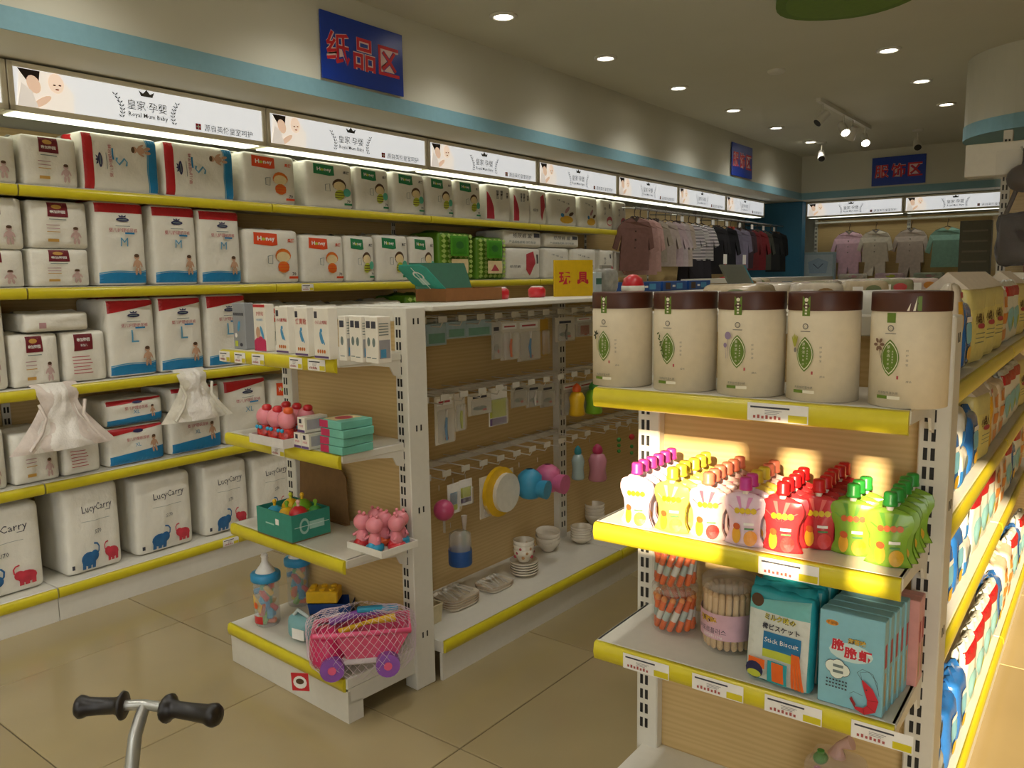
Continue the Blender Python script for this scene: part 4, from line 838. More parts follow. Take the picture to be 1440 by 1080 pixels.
tp = stack('saucer', bp, 5, .062, .035, .018, .011, 'white saucer, %s of the stack under the patterned bowls', 'saucer')
stack('patterned_bowl', tp + Vector((0, 0, .004)), 3, .046, .024, .055, .019, 'small cream bowl with painted spots, %s in the stack on the saucers', 'bowl', deco=True)
bq = on(778, 775, BSZ) + ry * .03; stack('rice_bowl', bq, 3, .058, .028, .055, .02, 'white rice bowl, %s in the tilted stack', 'bowl', .12)
bq = on(825, 764, BSZ) + ry * .03; stack('rice_bowl', bq, 5, .052, .026, .032, .012, 'white shallow bowl, %s in the tidy stack', 'bowl'); bq = on(843, 737, BSZ) + ry * .03; stack('rice_bowl', bq, 4, .052, .028, .05, .018, 'white deep bowl, %s in the stack behind the shallow ones', 'bowl')
def tray_plate(loc, n, w, d, label, utensil, rot, ulabel):
    z = 0
    for k in range(n):
        t = thing('dinner_plate', label % ['bottom', 'second', 'third', 'fourth'][k], 'plate', Vector(loc) + Vector((0, 0, z)), rot)
        o = [(w / 2 * (abs(math.cos(a)) ** .5) * (1 if math.cos(a) > 0 else -1), d / 2 * (abs(math.sin(a)) ** .5) * (1 if math.sin(a) > 0 else -1)) for a in [2 * math.pi * i / 32 for i in range(32)]]
        vs = [(x * .9, y * .9, 0) for x, y in o] + [(x, y, .012) for x, y in o] + [(x * .86, y * .86, .005) for x, y in o]
        MB().add(vs, [tuple(range(32))[::-1], tuple(range(64, 96))] + [(32 * j + i, 32 * j + (i + 1) % 32, 32 * j + 32 + (i + 1) % 32, 32 * j + 32 + i) for j in (0, 1) for i in range(32)], 0, False).build('plate_dish', CER, t)
        vs2 = [(x, y, .0122) for x, y in o] + [(x * .985, y * .985, .0128) for x, y in o]
        MB().add(vs2, [(i, (i + 1) % 32, 32 + (i + 1) % 32, 32 + i) for i in range(32)]).build('rim_line', CERD, t)
        z += .0095
    for k in range(utensil):
        u = thing('tea_spoon', ulabel, 'spoon', Vector(loc) + Vector((0, 0, z + .006 + .004 * (k % 3))) + rx * ((k - utensil / 2) * .016) + ry * random.uniform(-.012, .012), rot + 1.35 + random.uniform(-.35, .35), ulabel + 's')
        MB().tube([(-.055, 0, .003), (0, 0, .005), (.025, 0, .002)], .0028, 6).build('handle', M('#d4cfc4', .3, nz=.02), u); MB().ball((.037, 0, .003), .016, 0, 10, 5, (1, .62, .28)).build('bowl_end', M('#d8d4c8', .25, nz=.02), u)
tray_plate(on(655, 852, BSZ) + ry * .05, 4, .17, .14, 'white oblong plate, %s in the stack nearest the post', 8, LRA, 'white spoon lying on the plate stack nearest the post')
tray_plate(on(703, 827, BSZ) + ry * .03, 2, .15, .12, 'white oblong plate, %s under the spread cutlery', 8, LRA, 'white spoon lying on the second plate stack')
t = thing('cream_tub', 'cream square tub tucked behind the post on the bottom shelf', 'tub', on(621, 880, BSZ) + ry * .07, LRA); trap(MB(), -.03, .03, -.035, .035, .04, .045, 0, .07).box(-.03, .03, -.04, .04, 0, .004).build('tub_body', M('#cdbf98', .6), t); MB().tube([(-.035, -.045, .07), (.035, -.045, .07), (.035, .045, .07), (-.035, .045, .07), (-.035, -.045, .07)], .003, 5).build('rim', M('#d5c8a4', .6), t)
# ================================================================== on top of the toy gondola
TZ = 1.313
g0 = on(668, 424, TZ); g0 = Vector((-2.06, P3(668, 424, 0, -2.06).y, TZ))
t = thing('opened_gift_carton', 'opened teal carton with kraft inside, green lid and printed end flap', 'carton', g0, LRA)
MB().box(-.17, .17, 0, .16, 0, .004).build('carton_floor', KRAFT, t)
for q in ((-.17, .17, 0, .004), (-.17, .17, .156, .16), (-.17, -.166, .004, .156), (.166, .17, .004, .156)): MB().box(q[0], q[1], q[2], q[3], .004, .05).build('carton_wall', M('#8a5a2c', .7), t)
MB().prism([(-.165, 0), (.165, 0), (.20, .13), (-.13, .13)], 0, .004, lambda u, v, d: (u, .16 + v * .55 + d, .05 + v * .8)).build('lid_panel', M('#1f5f45', .5), t)
ef = MB().prism([(0, 0), (.13, .02), (.15, .04), (.15, .13), (.13, .15), (.02, .15), (0, .13)], 0, .004, lambda u, v, d: (-.17 - v * .8 + .01, u + .005, .046 + v * .62 + d)).build('end_flap', M('#2f9a88', .5), t)
pr = PR(); pr.ell(.075, .09, .025, .025, PAPER); pr.ell(.075, .09, .018, .018, M('#2f9a88', .5)); pr.rect(.055, .035, .095, .075, M('#b9d8cc', .5), 1, 1); pr.rect(.073, .01, .077, .14, PAPER, 1, 1); pr.build('flap_print', lambda x, z, e: (-.17 - z * .8 + .01 - .002, x + .005, .051 + z * .62 + e), ef)
pr = PR(); pr.ell(.075, .09, .025, .025, PAPER); pr.ell(.075, .09, .018, .018, M('#2f9a88', .5)); pr.rect(.055, .035, .095, .075, M('#b9d8cc', .5), 1, 1); pr.rect(.073, .01, .077, .14, PAPER, 1, 1); pr.build('flap_logo', lambda x, z, e: (-.17 - z * .8 + .01, x + .005, .0455 + z * .62 - e), ef)
for k, (px, lb) in enumerate(((703, 'red round toy tub beside the kraft carton'), (755, 'red flat toy tub near the yellow sign'))):
    y = P3(px, 415, 0, -2.1).y; t = thing('toy_tub', lb, 'toy', (-2.1, y, TZ), 0); MB().lathe([(.001, 0), (.035, 0), (.04, .01), (.04, .035), (.03, .045)], 16).build('tub_body', REDG, t); MB().lathe([(.031, .045), (.02, .05), (.001, .05)], 16).build('tub_lid', M('#d8c8c0', .4), t)
y = P3(807, 415, 0, -2.02).y
board('counter_sign', .205, .165, '玩具', (M('#c9a400', .5), M('#b3202e', .5, nz=0), PAPER), (-2.02, y, TZ), math.radians(62), 'yellow card with two red characters standing on the gondola top', .03, False, .3)
def top_item(px, py, x=-2.1): return Vector((x, P3(px, py, 0, x).y, TZ))
t = thing('clear_box_pack', 'clear box pack with dark cap standing beside the yellow sign', 'box', top_item(842, 413), LRA); MB().box(-.03, .03, 0, .06, 0, .11, b=.003).build('carton', M('#aab4b4', .3), t); MB().box(-.025, .025, -.001, 0, .05, .08).build('front_print', M('#2f5a4a', .5), t)
t = thing('cotton_bag', 'grey bag of cotton balls on the gondola top', 'bag', top_item(862, 412), LRA); b = Bag(.12, .13, .1, .03, .01, .01, 5); b.mesh(5).build('bag_film', M('#8d8a80', .4, nz=.3, ns=25), t); MB().box(-.05, .05, .04, .05, .125, .145).build('bag_seal', M('#9c988c', .4), t)
t = thing('toy_drum', 'red and white round toy on the gondola top', 'toy', top_item(890, 411), 0); MB().lathe([(.001, 0), (.06, 0), (.06, .04), (.05, .075), (.02, .095), (.001, .098)], 18).build('red_shell', REDG, t); MB().lathe([(.061, .01), (.063, .012), (.063, .035), (.061, .037)], 18).build('white_band', WHITE, t)
for k in range(3):
    box_item('blue_toy_box', .30, .055, .12, M('#1c4a8e', .4, nz=.15, ns=12), lambda p, w, h: (p.rect(-w * .4, h * .15, -w * .2, h * .85, C_BRN, 1, 1), p.rect(w * .05, h * .2, w * .3, h * .8, C_SKY, 1, 1), p.rect(-w * .12, h * .4, w * .0, h * .6, PAPER, 1, 1)), 'flat blue toy box in the row along the gondola top', 'box', Vector((-2.12 + .01 * k, 4.15 + .33 * k, TZ)), LRA, 'blue toy boxes on the gondola top')
for k in range(9):
    t = thing('picture_book', 'leaning card book in the fanned stack beside the wipes packs', 'book', Vector((-1.93, 5.0 + .028 * k, TZ + .002)), (math.radians(-28), 0, LRA), 'fanned picture books'); MB().box(-.09, .09, 0, .012, 0, .17, b=.002).build('cover', M('#6a6a58', .35) if k < 8 else M('#4f8f9c', .25), t)
    MB().box(-.087, .091, .002, .010, .003, .168).build('pages', PAPER, t)
# ================================================================== canisters
CANB = M('#ddd0b4', .6, nz=.03, ns=60, name='canister_paper'); LIDB = M('#4a2413', .45, nz=.12, ns=30, name='canister_lid'); CGRN = M('#5f7a1c', .5, nz=0); CWHT = M('#e6dfc8', .5, nz=0); CGR2 = M('#77726a', .6, nz=0)
RC, HC, HL = .0683, .212, .036
def cmap(x, z, e): a = x / RC; return (math.sin(a) * (RC + e), -math.cos(a) * (RC + e), z)
cme = MB().lathe([(.001, 0), (RC, 0), (RC, HC - HL - .006), (RC * .985, HC - HL - .004), (RC * .985, HC - HL)], 40).mesh('can_body', CANB)
cml = MB().lathe([(RC * 1.005, HC - HL), (RC * 1.008, HC - HL + .002), (RC * 1.008, HC - .003), (RC * .99, HC), (.001, HC)], 40).mesh('can_lid', LIDB)
def canister(px, py, plant, label, rotz, torn=False):
    c = P3(px, py, 1, 1.675); t = thing('paper_canister', label, 'canister', (c.x, 1.672, ZR[0] + .001), rotz)
    obj('can_body', cme, t); obj('can_lid', cml, t)
    p = PR()
    if not torn: p.rect(-.008, HC - .046, .008, HC - .008, CGRN, 2, 2); p.ell(0, HC - .015, .004, .004, CWHT, 8); [p.rect(-.0022, HC - .025 - .006 * k, .0022, HC - .0215 - .006 * k, CWHT, 1, 1) for k in range(4)]
    else: p.rect(-.008, HC - .056, .008, HC - HL - .002, CGRN, 2, 2); p.rect(.042, HC - HL + .002, .05, HC - .008, CGRN, 1, 2); p.poly([(.026, HC - .034), (.032, HC - .02), (.034, HC - .006), (.03, HC - .034)], CWHT); p.poly([(.036, HC - .034), (.042, HC - .01), (.04, HC - .034)], CWHT)
    z = HC - .066; p.ell(0, z, .006, .006, CGR2, 12); p.ell(0, z, .004, .004, CANB, 10); p.text('心', 0, z, .006, CGR2); p.rect(-.01, z - .0105, .01, z - .009, CGR2, 2, 1)
    zz = .092
    def leaf(s, m): p.poly([(s * .017 * math.sin(math.pi * v) ** .75 * sg, zz + (v - .5) * .068 * s) for sg in (1, -1) for v in ([i / 10 for i in range(11)] if sg == 1 else [i / 10 for i in range(9, 0, -1)])], m)
    leaf(1.0, CGRN); leaf(.9, CWHT); leaf(.83, CGRN)
    for k, ch in enumerate('草本活氧纸巾'): p.text(ch, -.002, zz + .02 - k * .0078, .0058 if k < 3 else .004, CWHT)
    for k in range(5): p.text('柔', .006, zz + .012 - k * .005, .003, CWHT)
    for k, ch in enumerate('呵护宝宝'): p.text(ch, .03, zz + .014 - k * .0085, .004, CGR2)
    p.text('成长', .034, zz - .042, .009, CGR2); p.rect(.0145, zz - .038, .0175, zz - .032, C_REDT, 1, 1); p.text('无添加可湿水纸', 0, .028, .036, CGR2)
    p.rect(-.02, .0165, .0, .0225, CGRN, 2, 1); p.rect(.0, .0165, .021, .0225, CWHT, 2, 1)
    plant(p, -.02, zz + .02); p.build('printed_label', cmap, t, eps=.0004, fine=.01)
PLD = M('#3a3a22', .6, nz=0); PLV = M('#8d7a96', .6, nz=0); PLY = M('#a9a83a', .6, nz=0); PLB = M('#7a5a44', .6, nz=0); PLG = M('#55622c', .6, nz=0)
pl1 = lambda p, x, z: ([p.ell(x + .004 * math.cos(a), z + .005 + .006 * math.sin(a), .005, .0022, PLD, 8, a) for a in (.4, 1.2, 2.2, 3.4, 4.6)], p.line([(x + .003, z), (x + .006, z - .03)], .0014, PLY))
pl2 = lambda p, x, z: ([p.ell(x - .003 + .002 * k + .003 * (k % 2), z + .012 - .006 * k, .0042, .002, PLG, 8, .5 + k) for k in range(9)])
pl3 = lambda p, x, z: (p.line([(x, z + .01), (x, z - .035)], .0007, PLV), p.line([(x - .005, z - .01), (x - .003, z - .035)], .0007, PLV), p.ell(x + .001, z + .012, .0075, .008, PLV), p.ell(x - .005, z - .008, .0045, .005, PLV))
pl4 = lambda p, x, z: ([p.ell(x + .002 * k - .004, z + .008 - .002 * abs(k - 2), .0016, .012, PLY, 8, .35 - .15 * k) for k in range(5)], p.ell(x + .002, z - .012, .003, .005, CGR2))
pl5 = lambda p, x, z: ([p.ell(x + .007 * math.cos(a), z + .004 + .008 * math.sin(a), .005, .003, PLB, 8, a) for a in (0, 1, 2.1, 3.2, 4.4, 5.3)], p.line([(x, z), (x + .008, z - .025)], .001, PLB))
RY_ = .48
for (px, pl, lb, rt, tn) in ((876, pl1, 'with dark leaf sprig print, at the shelf end', -.37, 0), (964, pl2, 'with trailing green leaves print', -.36, 0), (1057, pl3, 'with purple allium flowers print', -.28, 0), (1158, pl4, 'with yellow-green orchid print', -.45, 0), (1279, pl5, 'with brown blossom print and torn seal', -.52, 1)):
    canister(px, 500, pl, 'cream paper canister with brown lid, %s' % lb, rt + .22, tn)
# ================================================================== squeeze pouches
def pouch_kind(body, ray, cap, fruit, txt):
    t = thing('squeeze_pouch', 'x', 'pouch'); H, n, m = .112, 10, 10
    hw = lambda v: (.036 - .004 * math.sin(min(1, v / .6) * math.pi) + .008 * max(0, math.sin((v - .55) / .4 * math.pi)) if v < .95 else .034)
    th = lambda v, u: (.0165 * (1 - v) ** .55 + .0015) * (1 - u * u * .85) + .0008
    vs = []
    for s in (-1, 1):
        for j in range(m + 1):
            v = j / m
            for i in range(n + 1):
                u = i / n * 2 - 1; vs.append((u * hw(v), .018 + s * th(v, u), v * H - (.008 * u * u if v > .9 else 0)))
    q = n + 1; o = q * (m + 1); fs = [(j * q + i, j * q + i + 1, (j + 1) * q + i + 1, (j + 1) * q + i) for j in range(m) for i in range(n)]; fs += [tuple(o + k for k in f[::-1]) for f in fs]
    fs += [(i, o + i, o + i + 1, i + 1) for i in range(n)] + [(m * q + i, m * q + i + 1, o + m * q + i + 1, o + m * q + i) for i in range(n)]
    MB().add(vs, fs, 0, True).build('pouch_film', body, t)
    p = PR()
    for k in range(7):
        a = -1.15 + .38 * k
        if k % 2 == 0: p.poly([(.004 * math.sin(a), H * .55), (.036 * math.sin(a - .14), H * (.58 + .36 * math.cos(a))), (.036 * math.sin(a + .14), H * (.58 + .36 * math.cos(a)))], ray)
    [p.ell(-.014 + .0115 * k, H * (.65 + .006 * k), .0062, .0065, txt, 8) for k in range(4)]; p.ell(.016, H * .16, .013, .016, fruit); p.ell(-.013, H * .2, .010, .018, M('#e0a82c', .5)); p.ell(-.013, H * .36, .008, .007, M('#c85a28', .5)); p.rect(.002, H * .4, .022, H * .45, PAPER, 1, 1); p.rect(.004, H * .32, .022, H * .35, M('#4c8a4a', .5), 1, 1)
    hwc = lambda x, z: max(-.99, min(.99, x / hw(z / H)))
    p.build('pouch_print', lambda x, z, e: (x, .018 - th(z / H, hwc(x, z)) - e, z), t, eps=.0007, fine=.009)
    MB().cyl((0, .018, H - .004), (0, .018, H + .010), .007, n=10).build('spout', M('#e4ded0', .4), t)
    cp = [(.001, H + .031), (.010, H + .031), (.0125, H + .028), (.0125, H + .012), (.0138, H + .010), (.0138, H + .005), (.009, H + .004)]
    MB().lathe(cp[::-1], 14, c=(0, .018, 0)).build('twist_cap', cap, t)
    return Kind(t)
PY = M('#e8d45a', .3); PK = {
 'pink': pouch_kind(M('#e2c8d4', .25), M('#d48ab4', .3), M('#c43a92', .35), M('#e8a040', .4), M('#d8b820', .4)), 'yellow': pouch_kind(PY, M('#f0e6a4', .3), M('#d8c83a', .35), M('#e8c040', .4), M('#e0b010', .4)),
 'coral': pouch_kind(M('#e6c0bc', .25), M('#d05a6e', .3), M('#e07a60', .35), M('#c82a24', .4), M('#d8b820', .4)), 'red': pouch_kind(M('#c8343a', .22), M('#dd6a62', .3), M('#c81a20', .3), M('#d8302a', .4), M('#d8b820', .4)), 'green': pouch_kind(M('#86b03a', .22), M('#5d9a2c', .3), M('#2f9a3c', .35), M('#d8a820', .4), M('#d0642a', .4))}
PT = {'pink': 'white-pink fruit pouch with magenta cap', 'yellow': 'yellow fruit pouch with yellow cap', 'coral': 'pink striped fruit pouch with coral cap', 'red': 'red fruit pouch with red cap', 'green': 'green fruit pouch with green cap'}
cols = [(884, 742, ['pink'] * 6, ''), (936, 751, ['yellow'] * 6, ''), (986, 760, ['coral'] * 6, ''), (1040, 769, ['pink', 'pink', 'yellow', 'yellow', 'coral', 'coral'], ''), (1093, 776, ['red'] * 5, ''), (1146, 772, ['red'] * 6, ''), (1196, 781, ['green'] * 3, ' in the short row'), (1247, 797, ['green'] * 6, ' in the row by the post')]
for (px, py, ks, ex_) in cols:
    o = on(px, py, ZR[1]); o.y = max(o.y, REO.y - .252)
    for k, kd in enumerate(ks): PK[kd].put(o + Vector((random.uniform(-.003, .003), .0365 * k, 0)), random.uniform(-.1, .1), label='%s%s on the endcap shelf' % (PT[kd], ex_), group='%s pouches%s' % (kd, ex_))
# ================================================================== jars, biscuits, crackers
JAR = M('#f2ece4', .06, nz=0, alpha=.07, name='jar_plastic'); CARROT = M('#e0641c', .35); STK = M('#d2b286', .5)
def jar(loc, r, h, label, band=None):
    t = thing('plastic_jar', label, 'jar', loc)
    MB().lathe([(.001, 0), (r * .9, 0), (r, .006), (r, h * .86), (r * .93, h * .88)], 28).build('jar_wall', JAR, t)
    MB().lathe([(r * .97, h * .88), (r * .99, h * .885), (r * .99, h * .985), (r * .95, h), (.001, h)], 28).build('jar_lid', M('#e8dfd4', .08, nz=0, alpha=.3), t)
    if band: p = PR(); band(p); p.build('jar_label', lambda x, z, e: (math.sin(x / r) * (r + e), -math.cos(x / r) * (r + e), z), t, fine=.01)
    return t
def sticks(loc, r, z0, h, n, col, tip, label, lean, lab):
    for k in range(n):
        a = 2 * math.pi * k / n; rr = r * .8; b = a + lean
        u = thing('candy_stick', label, 'snack stick', Vector(loc) + Vector((rr * math.cos(a), rr * math.sin(a), z0)), 0, label + 's')
        d = Vector((rr * (math.cos(b) - math.cos(a)), rr * (math.sin(b) - math.sin(a)), h))
        MB().tube([(0, 0, 0), d * .04, d * .96, d], [.003, .0075, .0075, .003], 7).build('stick_body', col, u)
        if lab: MB().tube([d * .34, d * .64], .0082, 7, caps=False).build('paper_sleeve', M('#a9b7ae', .5) if k % 2 else M('#d5d2c6', .5), u)
        MB().ball(d * .985, .0085, 0, 7, 4).build('stick_tip', tip, u)
j1 = on(934, 894, ZR[2]); j1.y = max(j1.y + .058, 1.67); rj = .056
jar(j1, rj, .112, 'clear jar of orange candy sticks, lower of the two stacked'); jar(j1 + Vector((0, 0, .1125)), rj, .112, 'clear jar of orange candy sticks, upper of the two stacked')
sticks(j1, rj, .007, .078, 13, CARROT, M('#e08a3c', .35), 'orange candy stick in the lower jar', .7, True); sticks(j1 + Vector((0, 0, .1125)), rj, .007, .078, 13, CARROT, M('#d8582c', .35), 'orange candy stick in the upper jar', .7, True)
def jband(p):
    p.band(-.09, .09, lambda t: .035, lambda t: .095, M('#d3a9b4', .5), 24, 2); p.text('不凝嘻', -.012, .078, .05, M('#5a3a14', .5, nz=0), bold=.09); p.text('不凝嘻', -.012, .078, .05, M('#d2a42a', .5, nz=0), bold=.03); p.text('아포르플러스', -.004, .055, .075, INK); p.text('固体饮料 150g', .0, .042, .05, PAPER)
j2 = on(1009, 921, ZR[2]); j2.y = max(j2.y + .062, 1.668)
jt = jar(j2, .062, .165, 'clear jar with pink label holding pale biscuit sticks', jband); jt.rotation_euler = (0, 0, -.25)
sticks(j2, .062, .007, .128, 20, STK, M('#c8a474', .5), 'pale biscuit stick in the pink labelled jar', .08, False)
BTEAL = M('#2a9aa4', .25, nz=.1, ns=20, bump=.2)
def d_bis(p, w, h):
    p.rect(-w * .46, h * .03, w * .46, h * .78, M('#cfd2c8', .4), 4, 4); p.band(-w * .46, w * .46, lambda t: h * .76, lambda t: h * (.86 + .1 * t), M('#6fb4b0', .4), 8, 2); p.ell(-w * .34, h * .86, w * .1, h * .07, C_BRN)
    p.rect(-w * .2, h * .36, w * .36, h * .56, M('#1c6f9c', .4), 3, 2); p.rect(-w * .2, h * .29, w * .36, h * .375, C_YG, 3, 1); p.text('ミルク味の', w * .04, h * .72, w * .48, M('#30301c', .5, nz=0), bold=.05); p.text('ミルク味の', w * .04, h * .72, w * .48, M('#e0d030', .5, nz=0), bold=.0); p.text('棒ビスケット', w * .06, h * .62, w * .56, INK, bold=.03); p.text('Stick Biscuit', w * .08, h * .48, w * .5, PAPER)
    for k in range(4): p.poly([(w * (.26 + .05 * k), h * .04), (w * (.3 + .05 * k), h * .04), (w * (.27 + .03 * k), h * .4), (w * (.24 + .03 * k), h * .4)], CARROT)
    p.rect(-w * .1, h * .04, w * .2, h * .27, BTEAL, 2, 2); p.poly([(-w * .02, h * .06), (w * .16, h * .06), (w * .14, h * .26), (-w * .04, h * .26)], CARROT); p.rect(-w * .4, h * .16, -w * .14, h * .26, CARROT, 2, 2); p.ell(-w * .3, h * .13, w * .14, h * .09, C_NAVY); p.ell(-w * .3, h * .09, w * .11, h * .04, C_YG)
bk = pack('biscuit_bag', .142, .2, .036, 'biscuits', d_bis, 41, mat=BTEAL, puff=.006, wr=.003, r=.012)
o = on(1096, 967, ZR[2]); o.y = max(o.y, REO.y - .25)
for k, lb in enumerate(('at the front of its row', 'second in its row', 'third in its row', 'last in its row')): bk.put(o + Vector((.006 * k - .01, .046 * k + .004, 0)), (math.radians(-5), 0, -.12 + .05 * (k % 2)), (1, 1, 1 + .03 * k), 'teal and white stick biscuit bag, %s' % lb, 'stick biscuit bags')
SKYB = M('#86bcc8', .4, nz=.03, ns=60)
def d_shr(p, w, h):
    C1, C2 = M('#c62c3a', .4, nz=0), M('#8e1f26', .4, nz=0)
    p.ell(0, h * .6, w * .34, h * .1, M('#c4dcd8', .5, nz=0)); p.ell(-w * .3, h * .88, w * .1, h * .03, M('#d08a2c', .5)); p.text('不凝嘻', -w * .3, h * .88, w * .16, C_BRN)
    for k, (x, z) in enumerate(((-.2, .66), (.0, .6), (.22, .6))): p.text('脆脆虾'[k], w * x, h * z, w * .2, PAPER, bold=.09); p.text('脆脆虾'[k], w * x, h * z, w * .2, C1, bold=.04)
    p.text('海苔味', w * .09, h * .73, w * .28, C_BRN, bold=.07); p.text('海苔味', w * .09, h * .73, w * .28, M('#d8b03a', .5, nz=0), bold=.02)
    for (x, z, r) in ((-.28, .42, .1), (-.18, .44, .1), (-.1, .4, .1), (-.2, .37, .11)): p.ell(w * x, h * z, w * r * 1.05, h * r * .7, INK)
    for (x, z, r) in ((-.28, .42, .1), (-.18, .44, .1), (-.1, .4, .1), (-.2, .37, .11)): p.ell(w * x, h * z, w * r, h * r * .64, M('#dfe6d8', .5, nz=0))
    p.rect(-w * .26, h * .42, -w * .1, h * .45, C_GRT, 1, 1); p.rect(-w * .26, h * .36, -w * .1, h * .39, C_GRT, 1, 1)
    for k in range(3): [p.rect(w * (-.36 + .05 * q), h * (.272 - .035 * k), w * (-.33 + .05 * q), h * (.288 - .035 * k), INK, 1, 1) for q in range(7)]
    sp = [(w * .2, h * .36), (w * .3, h * .27), (w * .37, h * .17), (w * .35, h * .08), (w * .24, h * .035), (w * .1, h * .05)]
    wd = [.02, .14, .17, .15, .11, .04]; L_, R2 = [], []
    for i, q in enumerate(sp):
        d = Vector(sp[min(i + 1, 5)]) - Vector(sp[max(i - 1, 0)]); d.normalize(); L_.append((q[0] - d.y * w * wd[i] / 2, q[1] + d.x * w * wd[i] / 2)); R2.append((q[0] + d.y * w * wd[i] / 2, q[1] - d.x * w * wd[i] / 2))
    p.poly(L_ + R2[::-1], C1)
    for i in (2, 3, 4): p.line([L_[i], R2[i]], w * .008, C2)
    p.poly([(w * .1, h * .05), (w * .02, h * .13), (w * .05, h * .16), (w * .12, h * .09)], C2); p.ell(w * .27, h * .27, w * .012, h * .008, INK)
    p.line([(w * .2, h * .36), (w * .12, h * .43), (w * .2, h * .48), (w * .36, h * .45), (w * .44, h * .3)], w * .006, INK); p.line([(w * .2, h * .36), (w * .17, h * .44), (w * .3, h * .47), (w * .42, h * .38), (w * .46, h * .24)], w * .006, INK); p.line([(w * .22, h * .2), (w * .08, h * .22), (w * .02, h * .19)], w * .006, INK)
side_s = lambda p, d, h: (p.rect(d * .2, h * .5, d * .7, h * .75, C_REDT, 1, 1), p.rect(d * .3, h * .1, d * .6, h * .45, M('#b9a06a', .5), 1, 1))
o = on(1190, 1002, ZR[2]); o.y = max(o.y, REO.y - .252)
for k in range(5): box_item('cracker_box', .122, .192, .03, SKYB, d_shr, 'pale blue shrimp cracker carton, %s' % ('foremost in its row', 'second in its row', 'third in its row', 'fourth in its row', 'fifth in its row')[k], 'box', o + Vector((.003 * k, .0325 * k, 0)), -.02 + .012 * (k % 2), 'shrimp cracker cartons', side_s)
for k in range(2): box_item('cracker_box', .122, .185, .028, M('#d89a94', .4), lambda p, w, h: p.rect(-w * .3, h * .5, w * .3, h * .8, C_REDT, 1, 1), 'pink cracker carton behind the blue ones', 'box', o + Vector((.03, .0325 * 5 + .03 * k + .003, 0)), 0, 'pink cracker cartons', side_s)
# net bag of toys on the base shelf
tb = Vector((P3(1172, 1060, 1, 1.74).x, 1.72, .151)); t = thing('toy_bag', 'clear bag of pink and yellow toy pieces on the base shelf', 'toy bag', tb)
b = Bag(.13, .2, .1, .035, .01, .012, 51); b.mesh(6).build('bag_film', M('#e6dcd8', .1, nz=0, alpha=.18), t); MB().tube([(0, .05, .195), (.004, .05, .22), (.03, .05, .235)], [.02, .008, .016], 8).build('bag_neck', M('#cfa8a4', .3, nz=0, alpha=.6), t)
for k in range(16):
    u = thing('toy_piece', 'small toy piece inside the clear bag, %s' % ('pink', 'yellow', 'lilac', 'green')[k % 4], 'toy', tb + Vector((-.035 + .035 * (k % 3), .03 + .022 * ((k // 3) % 2), .014 + .03 * (k // 3))), k * .9, '%s pieces in the clear bag' % ('pink', 'yellow', 'lilac', 'green')[k % 4])
    c = (M('#cf7fa4', .4), YLW, M('#a88ac0', .4), GRNT)[k % 4]
    MB().ball((0, 0, .012), .018, 0, 10, 6, (1, .8, .8)).build('piece_body', c, u); MB().cyl((0, 0, .02), (0, 0, .03), .008, n=8).build('piece_peg', c, u)
# ================================================================== goods on the sunlit side of the right gondola
def sidebag(name, w, h, d, draw, seed, mat, **k): return pack(name, w, h, d, 'bag', draw, seed, mat=mat, puff=.008, wr=.005, r=.018, **k)
CYEL = M('#d8cc84', .4, bump=.2, ns=18); BLUF = M('#2a6ab4', .25, nz=.15, ns=20, bump=.2)
RB = {'bread': sidebag('bread_bag', .19, .235, .12, lambda p, w, h: (p.rect(-w * .46, h * .03, w * .46, h * .72, M('#e0d27e', .4), 4, 4), p.text('小绵人', 0, h * .6, w * .55, C_BRN, bold=.03), p.ell(w * .05, h * .5, w * .2, h * .035, C_REDT), [p.rect(-w * .25, h * (.4 - .06 * k), w * .25, h * (.41 - .06 * k), C_GRT, 2, 1) for k in range(3)]), 61, CYEL),
      'wipe': sidebag('wipes_pack', .15, .1, .2, lambda p, w, h: (p.rect(-w * .44, h * .08, w * .44, h * .5, M('#2f74b8', .4), 3, 3), p.ell(w * .1, h * .6, w * .2, h * .2, C_GRT)), 62, M('#d8d8d0', .35, bump=.2, ns=18), seal=False),
      'blue': sidebag('snack_bag', .15, .17, .06, lambda p, w, h: (p.ell(0, h * .55, w * .3, h * .16, M('#7fc0d8', .4)), p.rect(-w * .2, h * .71, w * .2, h * .79, PAPER, 2, 1), p.ell(w * .1, h * .25, w * .2, h * .1, YLW)), 63, BLUF),
      'red': sidebag('snack_bag', .16, .2, .035, lambda p, w, h: (p.rect(-w * .46, h * .8, w * .46, h * .97, RED, 3, 2), p.ell(0, h * .4, w * .3, h * .22, M('#8cc0c4', .4)), p.ell(w * .1, h * .35, w * .15, h * .1, C_YG)), 64, M('#dfe2d8', .3, bump=.2, ns=18)),
      'gold': sidebag('noodle_pack', .07, .22, .03, lambda p, w, h: (p.rect(-w * .4, h * .04, w * .4, h * .8, M('#d8a42a', .4), 2, 4), p.rect(-w * .3, h * .84, w * .3, h * .9, RED, 1, 1)), 65, M('#cfc4b0', .35), seal=False),
      'cake': sidebag('cake_pack', .16, .19, .1, lambda p, w, h: [p.rect(-w * .4, h * (.12 + .28 * k), w * .4, h * (.3 + .28 * k), M('#d88a3c', .4), 3, 2) for k in range(3)], 66, M('#e0cdb0', .3))}
bt = RB['bread'].root
MB().prism([(.0, .232), (.12, .232), (.06, .285)], -.088, .088, lambda u, v, d: (d, u, v)).build('gable_fold', M('#d8cbb8', .5), bt)
RT = {'bread': 'pale yellow bread bag with script', 'wipe': 'white and blue wipes pack lying flat', 'blue': 'shiny blue rice snack bag', 'red': 'white snack bag with red top band', 'gold': 'slim golden noodle pack', 'cake': 'cream pack with three orange panels'}
